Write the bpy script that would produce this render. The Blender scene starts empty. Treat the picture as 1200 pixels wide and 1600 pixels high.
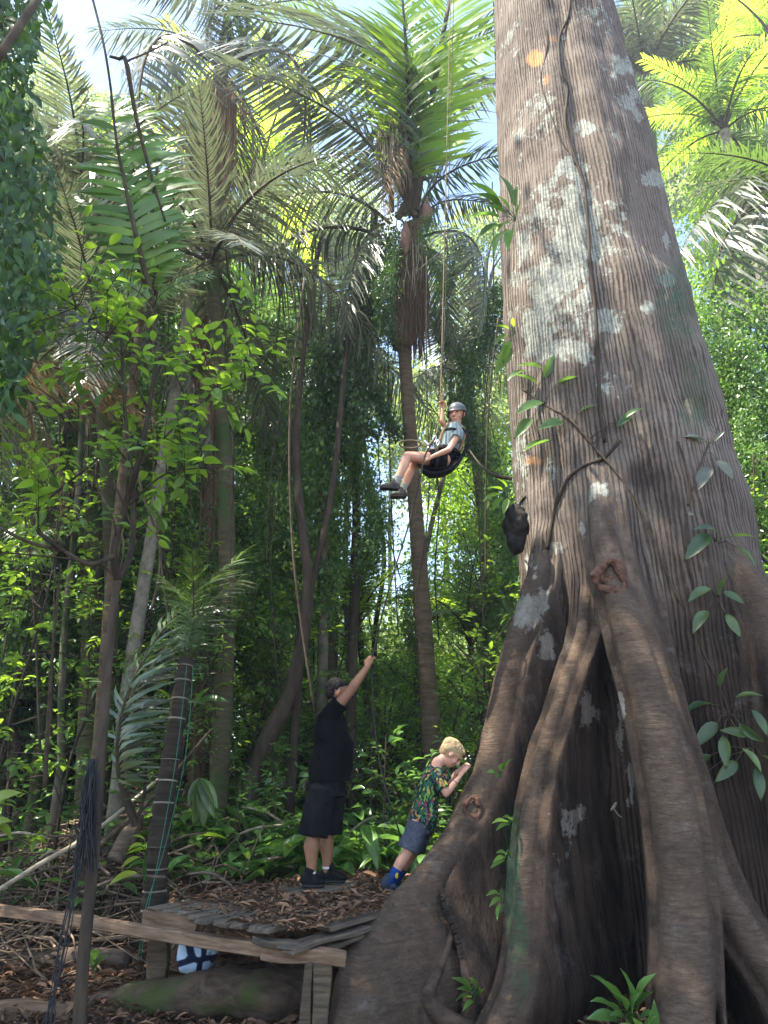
import bpy, math, random
import numpy as np
from mathutils import Vector, Matrix
R = math.radians
sc = bpy.context.scene
COL = sc.collection
rng = np.random.default_rng(7)
random.seed(7)

# ------------------------------------------------------------ camera, sky, sun, exposure
F = 1101.0; PITCH = R(20); EYE = 1.57
cam_data = bpy.data.cameras.new('camera'); cam = bpy.data.objects.new('camera', cam_data)
COL.objects.link(cam); sc.camera = cam
cam.location = (0, 0, EYE); cam.rotation_euler = (R(90) + PITCH, 0, 0)
cam_data.sensor_fit = 'VERTICAL'; cam_data.sensor_height = 24.0; cam_data.sensor_width = 18.0
cam_data.lens = 12.0 * F / 800.0
cam_data.clip_start = 0.05; cam_data.clip_end = 900
SUN_EL, SUN_AZ = R(65), R(-105)          # azimuth measured from +Y towards +X: high, behind and left
world = bpy.data.worlds.new('World'); sc.world = world; world.use_nodes = True
wn = world.node_tree; wn.nodes.clear()
def N(nt, t, **kw):
    n = nt.nodes.new(t)
    for k, v in kw.items():
        if k == 'ins':
            for i, x in v.items(): n.inputs[i].default_value = x
        else: setattr(n, k, v)
    return n
sky = N(wn, 'ShaderNodeTexSky', sky_type='NISHITA', sun_disc=False, sun_elevation=SUN_EL,
        sun_rotation=SUN_AZ, air_density=1.0, dust_density=.6, ozone_density=1.2)
tc = N(wn, 'ShaderNodeTexCoord')
cn = N(wn, 'ShaderNodeTexNoise', ins={'Scale': 3.1, 'Detail': 6.0, 'Roughness': .55})
cr = N(wn, 'ShaderNodeValToRGB'); cr.color_ramp.elements[0].position = .57; cr.color_ramp.elements[1].position = .68
mx = N(wn, 'ShaderNodeMix', data_type='RGBA'); mx.inputs[7].default_value = (8, 8.4, 9, 1)
bg = N(wn, 'ShaderNodeBackground', ins={'Strength': .13}); wo = N(wn, 'ShaderNodeOutputWorld')
wn.links.new(tc.outputs['Generated'], cn.inputs['Vector']); wn.links.new(cn.outputs['Fac'], cr.inputs['Fac'])
wn.links.new(cr.outputs['Color'], mx.inputs[0]); wn.links.new(sky.outputs[0], mx.inputs[6])
wn.links.new(mx.outputs[2], bg.inputs['Color']); wn.links.new(bg.outputs[0], wo.inputs[0])
sd = bpy.data.lights.new('sun', 'SUN'); sun = bpy.data.objects.new('sun', sd); COL.objects.link(sun)
sd.energy = 5.0; sd.angle = R(.55); sd.color = (1, .93, .80)
sdir = Vector((math.sin(SUN_AZ) * math.cos(SUN_EL), math.cos(SUN_AZ) * math.cos(SUN_EL), math.sin(SUN_EL)))
sun.rotation_euler = sdir.to_track_quat('Z', 'Y').to_euler()
sc.view_settings.view_transform = 'Standard'; sc.view_settings.look = 'None'
sc.view_settings.exposure = 2.12; sc.view_settings.gamma = 1; sc.view_settings.use_curve_mapping = False
sc.render.engine = 'CYCLES'
sc.cycles.max_bounces = 6; sc.cycles.diffuse_bounces = 3; sc.cycles.glossy_bounces = 2; sc.cycles.transmission_bounces = 4

# ------------------------------------------------------------ helpers
CP, SP = math.cos(PITCH), math.sin(PITCH)
def ray(px, py):
    a = (px - 600) / F; b = (800 - py) / F
    return (a, CP - b * SP, SP + b * CP)
def at(px, py, Y):
    r = ray(px, py); k = Y / r[1]
    return Vector((r[0] * k, Y, EYE + r[2] * k))
def onz(px, py, z):
    r = ray(px, py); k = (z - EYE) / r[2]
    return Vector((r[0] * k, r[1] * k, z))
def hsh(a):
    a = np.asarray(a, dtype=np.int64)
    h = (a[..., 0] * 374761393 + a[..., 1] * 668265263 + a[..., 2] * 2147483647) & 0xFFFFFFFF
    h = ((h ^ (h >> 13)) * 1274126177) & 0xFFFFFFFF
    return ((h ^ (h >> 16)) & 0xFFFF) / 65535.0
def noise(p):                                    # value noise in 3-D, -1..1
    p = np.asarray(p, float); i = np.floor(p).astype(np.int64); f = p - i; f = f * f * (3 - 2 * f)
    out = 0
    for dx in (0, 1):
        for dy in (0, 1):
            for dz in (0, 1):
                w = (f[..., 0] if dx else 1 - f[..., 0]) * (f[..., 1] if dy else 1 - f[..., 1]) * (f[..., 2] if dz else 1 - f[..., 2])
                out = out + w * hsh(i + np.array([dx, dy, dz]))
    return out * 2 - 1
def fbm(p, o=3):
    p = np.asarray(p, float); s = 0; a = 1
    for k in range(o): s = s + a * noise(p * 2 ** k + 17.3 * k); a *= .5
    return s / 1.6
def nrm(v):
    v = np.asarray(v, float); return v / np.maximum(np.linalg.norm(v, axis=-1, keepdims=True), 1e-9)

def mesh_np(name, V, faces, mats, smooth=True, mi=None, attrs=None, uv=None):
    """faces: one array (n,3) / (n,4) or a list of such arrays"""
    me = bpy.data.meshes.new(name)
    V = np.asarray(V, np.float32)
    if not isinstance(faces, (list, tuple)): faces = [faces]
    faces = [np.asarray(f, np.int32) for f in faces if len(f)]
    me.vertices.add(len(V)); me.vertices.foreach_set('co', V.ravel())
    loops = np.concatenate([f.ravel() for f in faces])
    tot = np.concatenate([np.full(len(f), f.shape[1], np.int32) for f in faces])
    st = np.concatenate([[0], np.cumsum(tot)[:-1]]).astype(np.int32)
    me.loops.add(len(loops)); me.loops.foreach_set('vertex_index', loops)
    me.polygons.add(len(tot)); me.polygons.foreach_set('loop_start', st); me.polygons.foreach_set('loop_total', tot)
    me.polygons.foreach_set('use_smooth', np.full(len(tot), smooth, dtype=bool))
    if mi is not None: me.polygons.foreach_set('material_index', np.asarray(mi, np.int32))
    me.update(calc_edges=True); me.validate()
    if attrs:
        for k, a in attrs.items():
            at_ = me.attributes.new(k, 'FLOAT', 'POINT'); at_.data.foreach_set('value', np.asarray(a, np.float32))
    if uv is not None:
        l = me.uv_layers.new(name='UVMap'); l.data.foreach_set('uv', np.asarray(uv, np.float32)[loops].ravel())
    for m in (mats if isinstance(mats, (list, tuple)) else [mats]): me.materials.append(m)
    return me
def link(name, me, parent=None, loc=None, rot=None, scale=None):
    o = bpy.data.objects.new(name, me); COL.objects.link(o)
    if parent: o.parent = parent
    if loc is not None: o.location = loc
    if rot is not None: o.rotation_euler = rot
    if scale is not None: o.scale = (scale,) * 3 if np.isscalar(scale) else scale
    return o
def tag(o, label=None, cat=None, group=None, kind=None):
    if label: o['label'] = label
    if cat: o['category'] = cat
    if group: o['group'] = group
    if kind: o['kind'] = kind
    return o
def thing(name, label, cat, loc=(0, 0, 0), group=None, rz=0):
    o = bpy.data.objects.new(name, None); COL.objects.link(o); o.location = loc; o.rotation_euler = (0, 0, rz)
    o.empty_display_size = .2
    return tag(o, label, cat, group)
def dup(root, loc, rz=0, scale=1, label=None, group=None):
    r = root.copy(); COL.objects.link(r); r.location = loc; r.rotation_euler = (0, 0, rz); r.scale = (scale,) * 3
    if label: r['label'] = label
    if group: r['group'] = group
    for ch in list(root.children):
        c = ch.copy(); COL.objects.link(c); c.parent = r
        for g in ch.children:
            d = g.copy(); COL.objects.link(d); d.parent = c
    return r

class MB:
    """collects closed tubes, boxes and ellipsoids"""
    def __init__(s): s.v = []; s.q = []; s.t = []; s.n = 0
    def add(s, V, Q=None, T=None):
        V = np.asarray(V, float).reshape(-1, 3)
        if Q is not None and len(Q): s.q.append(np.asarray(Q) + s.n)
        if T is not None and len(T): s.t.append(np.asarray(T) + s.n)
        s.v.append(V); s.n += len(V)
    def tube(s, pts, rad, seg=8, ref=None, cap=True, twist=0):
        P = np.array([list(p) for p in pts], float); n = len(P)
        if np.isscalar(rad): rad = [rad] * n
        Rr = np.array([(r, r) if np.isscalar(r) else tuple(r) for r in rad], float)
        T = nrm(np.gradient(P, axis=0))
        if ref is None: ref = (0, 0, 1) if abs(T[0][2]) < .9 else (1, 0, 0)
        u = np.array(ref, float); rings = []
        for i in range(n):
            u = u - T[i] * u.dot(T[i])
            if np.linalg.norm(u) < 1e-6: u = np.cross(T[i], (0, 1, 0.01))
            u = u / np.linalg.norm(u); w = np.cross(T[i], u)
            a = np.linspace(0, 2 * np.pi, seg, endpoint=False) + twist
            rings.append(P[i] + np.outer(np.cos(a), u) * Rr[i, 0] + np.outer(np.sin(a), w) * Rr[i, 1])
        V = np.concatenate(rings); Q = []
        i, j = np.meshgrid(np.arange(n - 1), np.arange(seg), indexing='ij')
        j2 = (j + 1) % seg
        Q = np.stack([i * seg + j, i * seg + j2, (i + 1) * seg + j2, (i + 1) * seg + j], -1).reshape(-1, 4)
        Tt = []
        if cap:
            V = np.concatenate([V, P[:1], P[-1:]]); c0 = n * seg; c1 = c0 + 1
            for k in range(seg):
                Tt.append((c0, (k + 1) % seg, k)); Tt.append((c1, (n - 1) * seg + k, (n - 1) * seg + (k + 1) % seg))
        s.add(V, Q, Tt)
        return s
    def rtube(s, pts, rad, seg=12, ref=None):
        """tube with rounded ends"""
        P = [np.array(list(p), float) for p in pts]
        rr = [(r, r) if np.isscalar(r) else tuple(r) for r in rad]
        d0 = nrm(P[0] - P[1]); d1 = nrm(P[-1] - P[-2]); a0 = min(rr[0]); a1 = min(rr[-1])
        pre = [P[0] + d0 * a0 * x for x in (.98, .75, .4)]; post = [P[-1] + d1 * a1 * x for x in (.4, .75, .98)]
        f = [.2, .66, .92]
        rp = [(rr[0][0] * x, rr[0][1] * x) for x in f]; rq = [(rr[-1][0] * x, rr[-1][1] * x) for x in f[::-1]]
        return s.tube(pre + P + post, rp + rr + rq, seg, ref)
    def ell(s, c, r, M=None, seg=14, rings=9):
        c = np.array(list(c), float); r = np.array((r,) * 3 if np.isscalar(r) else r, float)
        ph = np.linspace(0, np.pi, rings + 1)[1:-1]; a = np.linspace(0, 2 * np.pi, seg, endpoint=False)
        V = [[0, 0, 1]]
        for p in ph:
            for x in a: V.append([math.sin(p) * math.cos(x), math.sin(p) * math.sin(x), math.cos(p)])
        V.append([0, 0, -1]); V = np.array(V) * r
        if M is not None: V = V @ np.array(M, float).T
        V = V + c; Q = []; T = []; k = len(ph)
        for j in range(seg): T.append((0, 1 + j, 1 + (j + 1) % seg))
        for i in range(k - 1):
            for j in range(seg):
                Q.append((1 + i * seg + j, 1 + (i + 1) * seg + j, 1 + (i + 1) * seg + (j + 1) % seg, 1 + i * seg + (j + 1) % seg))
        e = 1 + k * seg
        for j in range(seg): T.append((e, 1 + (k - 1) * seg + (j + 1) % seg, 1 + (k - 1) * seg + j))
        s.add(V, Q, T); return s
    def box(s, c, ax, ay, az, jit=0):
        c = np.array(list(c), float); A = [np.array(list(a), float) for a in (ax, ay, az)]
        V = np.array([c + A[0] * i + A[1] * j + A[2] * k for i in (-.5, .5) for j in (-.5, .5) for k in (-.5, .5)])
        if jit: V = V + rng.normal(0, jit, V.shape)
        Q = [(0, 1, 3, 2), (4, 6, 7, 5), (0, 4, 5, 1), (2, 3, 7, 6), (0, 2, 6, 4), (1, 5, 7, 3)]
        s.add(V, Q); return s
    def arrays(s):
        V = np.concatenate(s.v); f = []
        if s.q: f.append(np.concatenate(s.q))
        if s.t: f.append(np.concatenate(s.t))
        return V, f
    def mesh(s, name, mat, smooth=True, attrs=None):
        V, f = s.arrays(); return mesh_np(name, V, f, mat, smooth, attrs=attrs)
    def build(s, name, mat, parent=None, smooth=True): return link(name, s.mesh(name, mat, smooth), parent)
    def remesh(s, name, mat, vox, it=4, fac=.5, disp=None):
        me = s.mesh(name + '_raw', mat); o = bpy.data.objects.new('temp', me); COL.objects.link(o)
        m = o.modifiers.new('r', 'REMESH'); m.mode = 'VOXEL'; m.voxel_size = vox; m.adaptivity = 0
        if it: m2 = o.modifiers.new('s', 'SMOOTH'); m2.iterations = it; m2.factor = fac
        dg = bpy.context.evaluated_depsgraph_get(); dg.update()
        out = bpy.data.meshes.new_from_object(o.evaluated_get(dg)); out.name = name
        bpy.data.objects.remove(o); bpy.data.meshes.remove(me)
        n = len(out.vertices); co = np.empty(n * 3, np.float32); out.vertices.foreach_get('co', co); co = co.reshape(-1, 3)
        if disp:
            no = np.empty(n * 3, np.float32); out.vertices.foreach_get('normal', no); no = no.reshape(-1, 3)
            co = co + no * disp(co)[:, None]; out.vertices.foreach_set('co', co.astype(np.float32).ravel())
        out.polygons.foreach_set('use_smooth', np.ones(len(out.polygons), bool)); out.update()
        if not out.materials: out.materials.append(mat)
        return out

def bez(p0, p1, p2, n=10):
    p0, p1, p2 = (np.array(list(p), float) for p in (p0, p1, p2)); t = np.linspace(0, 1, n)[:, None]
    return (1 - t) ** 2 * p0 + 2 * t * (1 - t) * p1 + t * t * p2
def smoothpath(pts, n=6):
    P = np.array([list(p) for p in pts], float); out = []
    for i in range(len(P) - 1):
        a = P[max(i - 1, 0)]; b = P[i]; c = P[i + 1]; d = P[min(i + 2, len(P) - 1)]
        for t in np.linspace(0, 1, n, endpoint=False):
            out.append(.5 * ((2 * b) + (-a + c) * t + (2 * a - 5 * b + 4 * c - d) * t * t + (-a + 3 * b - 3 * c + d) * t ** 3))
    out.append(P[-1]); return np.array(out)

# ------------------------------------------------------------ materials
def mat(name, base, rough=.8, spec=.3):
    m = bpy.data.materials.new(name); m.use_nodes = True; nt = m.node_tree
    b = nt.nodes['Principled BSDF']; b.inputs['Base Color'].default_value = (*base, 1)
    b.inputs['Roughness'].default_value = rough; b.inputs['Specular IOR Level'].default_value = spec
    return m, nt, b
def ramp(nt, stops, fac=None):
    r = N(nt, 'ShaderNodeValToRGB'); e = r.color_ramp.elements
    while len(e) < len(stops): e.new(.5)
    for k, (p, c) in zip(e, stops): k.position = p; k.color = (*c, 1) if len(c) == 3 else c
    if fac is not None: nt.links.new(fac, r.inputs['Fac'])
    return r
def leafmat(name, dark, light, trans, rough=.42, tfac=.38, spec=.45):
    m, nt, b = mat(name, dark, rough, spec)
    a = N(nt, 'ShaderNodeAttribute', attribute_name='tint'); oi = N(nt, 'ShaderNodeObjectInfo')
    ad = N(nt, 'ShaderNodeMath', operation='MULTIPLY_ADD', ins={1: .28}); nt.links.new(oi.outputs['Random'], ad.inputs[0])
    sb = N(nt, 'ShaderNodeMath', operation='SUBTRACT', ins={1: .14}); nt.links.new(ad.outputs[0], sb.inputs[0])
    nt.links.new(a.outputs['Fac'], ad.inputs[2])
    r = ramp(nt, [(0, dark), (.72, light), (1, tuple(min(1, c * 1.5) for c in light))], sb.outputs[0])
    tx = N(nt, 'ShaderNodeTexCoord'); nz = N(nt, 'ShaderNodeTexNoise', ins={'Scale': 9.0, 'Detail': 3.0})
    nt.links.new(tx.outputs['Object'], nz.inputs['Vector'])
    hs = N(nt, 'ShaderNodeHueSaturation'); mr = N(nt, 'ShaderNodeMapRange', ins={1: .3, 2: .7, 3: .7, 4: 1.25})
    nt.links.new(nz.outputs['Fac'], mr.inputs[0]); nt.links.new(mr.outputs[0], hs.inputs['Value']); nt.links.new(r.outputs[0], hs.inputs['Color'])
    nt.links.new(hs.outputs[0], b.inputs['Base Color'])
    t = N(nt, 'ShaderNodeBsdfTranslucent', ins={'Color': (*trans, 1)}); ms = N(nt, 'ShaderNodeMixShader', ins={0: tfac})
    nt.links.new(b.outputs[0], ms.inputs[1]); nt.links.new(t.outputs[0], ms.inputs[2])
    nt.links.new(ms.outputs[0], nt.nodes['Material Output'].inputs[0])
    return m
def woodmat(name, c1, c2, scale=(1, 1, 8), nscale=6, bump=.4, rough=.85, dist=.02, moss=None, mt=.5):
    m, nt, b = mat(name, c1, rough, .2)
    tx = N(nt, 'ShaderNodeTexCoord'); mp = N(nt, 'ShaderNodeMapping', ins={'Scale': scale}); nt.links.new(tx.outputs['Object'], mp.inputs[0])
    nz = N(nt, 'ShaderNodeTexNoise', ins={'Scale': nscale, 'Detail': 7.0, 'Roughness': .62}); nt.links.new(mp.outputs[0], nz.inputs['Vector'])
    oi = N(nt, 'ShaderNodeObjectInfo')
    r = ramp(nt, [(.30, c1), (.68, c2)], nz.outputs['Fac'])
    hs = N(nt, 'ShaderNodeHueSaturation'); mr = N(nt, 'ShaderNodeMapRange', ins={3: .75, 4: 1.25}); nt.links.new(oi.outputs['Random'], mr.inputs[0])
    nt.links.new(mr.outputs[0], hs.inputs['Value']); nt.links.new(r.outputs[0], hs.inputs['Color']); last = hs.outputs[0]
    if moss:
        n2 = N(nt, 'ShaderNodeTexNoise', ins={'Scale': 2.2, 'Detail': 5.0}); nt.links.new(tx.outputs['Object'], n2.inputs['Vector'])
        r2 = ramp(nt, [(mt, (0, 0, 0)), (mt + .1, (1, 1, 1))], n2.outputs['Fac']); mm = N(nt, 'ShaderNodeMix', data_type='RGBA'); mm.inputs[7].default_value = (*moss, 1)
        nt.links.new(r2.outputs[0], mm.inputs[0]); nt.links.new(last, mm.inputs[6]); last = mm.outputs[2]
    nt.links.new(last, b.inputs['Base Color'])
    bp = N(nt, 'ShaderNodeBump', ins={'Strength': bump, 'Distance': dist}); nt.links.new(nz.outputs['Fac'], bp.inputs['Height']); nt.links.new(bp.outputs[0], b.inputs['Normal'])
    return m
M = {}
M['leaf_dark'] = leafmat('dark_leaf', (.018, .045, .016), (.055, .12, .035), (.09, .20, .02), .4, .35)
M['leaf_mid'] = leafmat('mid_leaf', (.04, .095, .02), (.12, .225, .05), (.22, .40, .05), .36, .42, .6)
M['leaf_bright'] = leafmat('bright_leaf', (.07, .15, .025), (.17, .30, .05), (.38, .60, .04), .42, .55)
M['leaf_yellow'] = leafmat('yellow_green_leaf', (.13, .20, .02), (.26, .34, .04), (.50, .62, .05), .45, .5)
M['leaf_under'] = leafmat('understory_leaf', (.03, .085, .02), (.11, .22, .055), (.20, .40, .06), .30, .38, .7)
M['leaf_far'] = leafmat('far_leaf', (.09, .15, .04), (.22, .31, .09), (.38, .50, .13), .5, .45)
M['palm_green'] = leafmat('palm_leaflet', (.03, .07, .022), (.08, .13, .04), (.16, .27, .04), .36, .35, .6)
M['palm_grey'] = leafmat('shaded_palm_leaflet', (.055, .065, .045), (.13, .145, .10), (.17, .21, .10), .38, .26, .7)
M['palm_bright'] = leafmat('young_palm_leaflet', (.07, .15, .02), (.15, .27, .03), (.60, .85, .06), .4, .65)
M['palm_dead'] = leafmat('dead_palm_leaflet', (.12, .075, .04), (.25, .165, .09), (.20, .12, .05), .7, .2, .2)
M['twig'] = woodmat('twig_bark', (.035, .026, .018), (.10, .075, .05), (1, 1, 1), 14)
M['trunk_grey'] = woodmat('grey_trunk_bark', (.07, .055, .04), (.19, .16, .12), (1, 1, .5), 9, .5, moss=(.05, .07, .03))
M['trunk_dark'] = woodmat('dark_trunk_bark', (.022, .017, .012), (.075, .055, .038), (1.5, 1.5, .25), 9, .6)
M['trunk_pale'] = woodmat('pale_lichen_bark', (.085, .07, .05), (.33, .30, .235), (1, 1, .7), 9, .5)
M['palm_trunk'] = woodmat('ringed_palm_bark', (.06, .042, .026), (.16, .115, .07), (1, 1, 5), 5, .5)
M['palm_trunk_mossy'] = woodmat('mossy_palm_bark', (.045, .045, .022), (.12, .10, .055), (1, 1, 5), 5, .5, moss=(.05, .075, .025))
M['fibre'] = woodmat('palm_fibre', (.05, .032, .02), (.16, .10, .06), (3, 3, .4), 12, .8)
M['plank'] = woodmat('weathered_plank', (.05, .038, .028), (.19, .15, .112), (.6, 6, 6), 7, .6, dist=.01)
M['beam'] = woodmat('reddish_beam_wood', (.075, .045, .028), (.25, .165, .105), (.6, 6, 6), 7, .5, dist=.01)
M['post'] = woodmat('rough_post_wood', (.035, .026, .018), (.125, .092, .06), (5, 5, .5), 8, .9, dist=.01)
M['root'] = woodmat('root_bark', (.022, .015, .010), (.085, .056, .038), (1, 3, 3), 6, .9, moss=(.05, .06, .016), mt=.56)
M['log'] = woodmat('dead_log_wood', (.05, .036, .026), (.17, .125, .095), (.4, 5, 5), 6, .7)
M['stick'] = woodmat('bleached_stick', (.20, .16, .11), (.42, .36, .27), (1, 1, 1), 9, .3)
# ------------------------------------------------------------ ground
def sstep(x): x = np.clip(x, 0, 1); return x * x * (3 - 2 * x)
def gz(x, y):
    x = np.asarray(x, float); y = np.asarray(y, float)
    y0 = 6.15 + 1.25 * np.maximum(0, -1.45 - x) + .9 * np.maximum(0, x - .2)
    h = .55 * sstep((y - y0) / .7)
    m = .75 * np.exp(-(((x + 3.1) / 1.0) ** 2 + ((y - 8.3) / .9) ** 2))
    p = np.stack([x * .9, y * .9, 0 * x], -1)
    far = np.clip((y - 14) / 30, 0, 1) * .9
    return h + m + far + .045 * fbm(p, 4) + .015 * noise(p * 6)
def ground_mesh():
    xs = np.concatenate([[-85, -60, -45, -35, -28, -18], np.linspace(-12, 14, 261), [20, 30, 45, 60, 85]])
    ys = np.concatenate([[-40, -30, -20, -14, -8, -3], np.linspace(0, 16, 201), np.linspace(17, 40, 24), [55, 80, 100, 120]])
    X, Y = np.meshgrid(xs, ys, indexing='ij'); Z = gz(X, Y)
    V = np.stack([X, Y, Z], -1).reshape(-1, 3); n, k = X.shape
    i, j = np.meshgrid(np.arange(n - 1), np.arange(k - 1), indexing='ij')
    Q = np.stack([i * k + j, (i + 1) * k + j, (i + 1) * k + j + 1, i * k + j + 1], -1).reshape(-1, 4)
    m, nt, b = mat('forest_soil', (.05, .035, .025), .95, .1)
    tx = N(nt, 'ShaderNodeTexCoord'); nz = N(nt, 'ShaderNodeTexNoise', ins={'Scale': 5.0, 'Detail': 8.0, 'Roughness': .7})
    vo = N(nt, 'ShaderNodeTexVoronoi', ins={'Scale': 18.0}); nt.links.new(tx.outputs['Object'], nz.inputs['Vector']); nt.links.new(tx.outputs['Object'], vo.inputs['Vector'])
    ad = N(nt, 'ShaderNodeMath', operation='MULTIPLY_ADD', ins={1: .35}); nt.links.new(vo.outputs['Distance'], ad.inputs[0]); nt.links.new(nz.outputs['Fac'], ad.inputs[2])
    r = ramp(nt, [(.35, (.012, .009, .007)), (.6, (.045, .028, .018)), (.8, (.11, .065, .04))], ad.outputs[0]); nt.links.new(r.outputs[0], b.inputs['Base Color'])
    bp = N(nt, 'ShaderNodeBump', ins={'Strength': .8, 'Distance': .04}); nt.links.new(ad.outputs[0], bp.inputs['Height']); nt.links.new(bp.outputs[0], b.inputs['Normal'])
    return mesh_np('ground', V, Q, m)
tag(link('ground', ground_mesh()), 'dark forest soil under leaf litter', kind='structure')

# ------------------------------------------------------------ the giant buttressed tree
AX = np.array([2.55, 7.0])
def polar(P): d = np.array([P[0] - AX[0], P[1] - AX[1]]); return (P[2], float(np.hypot(*d)), math.degrees(math.atan2(d[1], d[0])) % 360)
def onplane(px, py, phi):
    r = ray(px, py); n = (-math.sin(R(phi)), math.cos(R(phi)))
    k = (n[0] * AX[0] + n[1] * AX[1]) / (n[0] * r[0] + n[1] * r[1]); return (r[0] * k, r[1] * k, EYE + r[2] * k)
def crest(rows): rows = sorted(rows); return np.array(rows)
left_rows = [polar(at(*p)) for p in ((816, 930, 6.35), (794, 990, 6.3), (776, 1050, 6.25), (762, 1120, 6.2), (747, 1190, 6.1), (723, 1250, 6.0), (689, 1310, 5.88), (650, 1365, 5.72), (610, 1408, 5.55), (572, 1450, 5.35), (544, 1490, 5.18), (523, 1540, 5.02), (514, 1600, 4.9))]
left_rows.append((-.1, left_rows[-1][1] + .10, left_rows[-1][2])); left_rows.append((-.5, left_rows[-1][1] + .3, left_rows[-1][2]))
mid_rows = [polar(at(*p)) for p in ((905, 985, 6.0), (885, 1050, 5.92), (860, 1120, 5.82), (838, 1190, 5.72), (822, 1260, 5.62), (812, 1340, 5.5), (806, 1420, 5.4), (803, 1480, 5.3), (795, 1540, 5.15), (770, 1600, 5.0))]
mid_rows.append((-.4, mid_rows[-1][1] + .45, mid_rows[-1][2] - 4))
big_rows = [polar(at(*p)) for p in ((938, 800, 5.86), (955, 900, 5.66), (985, 1000, 5.42), (1012, 1080, 5.27), (1032, 1160, 5.12), (1048, 1240, 5.0), (1062, 1330, 4.88), (1070, 1420, 4.76), (1072, 1500, 4.64), (1068, 1600, 4.5))]
big_rows.append((-.1, big_rows[-1][1] + .35, big_rows[-1][2])); big_rows.append((-.5, big_rows[-1][1] + .6, big_rows[-1][2]))
fork_rows = [polar(at(*p)) for p in ((1030, 1110, 5.36), (1062, 1210, 5.22), (1092, 1300, 5.12), (1130, 1395, 5.0), (1180, 1475, 4.9), (1245, 1560, 4.75))]
fork_rows.append((-.3, fork_rows[-1][1] + .5, fork_rows[-1][2] + 4))
side_rows = [(3.4, 1.2, 300), (2.6, 1.5, 303), (1.9, 1.9, 305), (1.2, 2.4, 306), (.6, 3.0, 307), (-.2, 4.0, 308)]
right_rows = [(3.3, 1.2, 345), (2.9, 1.5, 345), (2.0, 1.95, 347), (1.2, 2.5, 348), (.6, 3.1, 350), (-.2, 4.2, 350)]
back1 = [(3.6, 1.2, 35), (2.4, 1.7, 36), (1.2, 2.5, 37), (.5, 3.2, 38), (-.2, 4.2, 38)]
back2 = [(3.6, 1.2, 85), (2.4, 1.7, 85), (1.2, 2.5, 84), (.5, 3.2, 84), (-.2, 4.2, 84)]
back3 = [(3.0, 1.2, 125), (2.0, 1.6, 125), (1.0, 2.2, 125), (.5, 2.7, 125), (-.2, 3.4, 125)]
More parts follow.
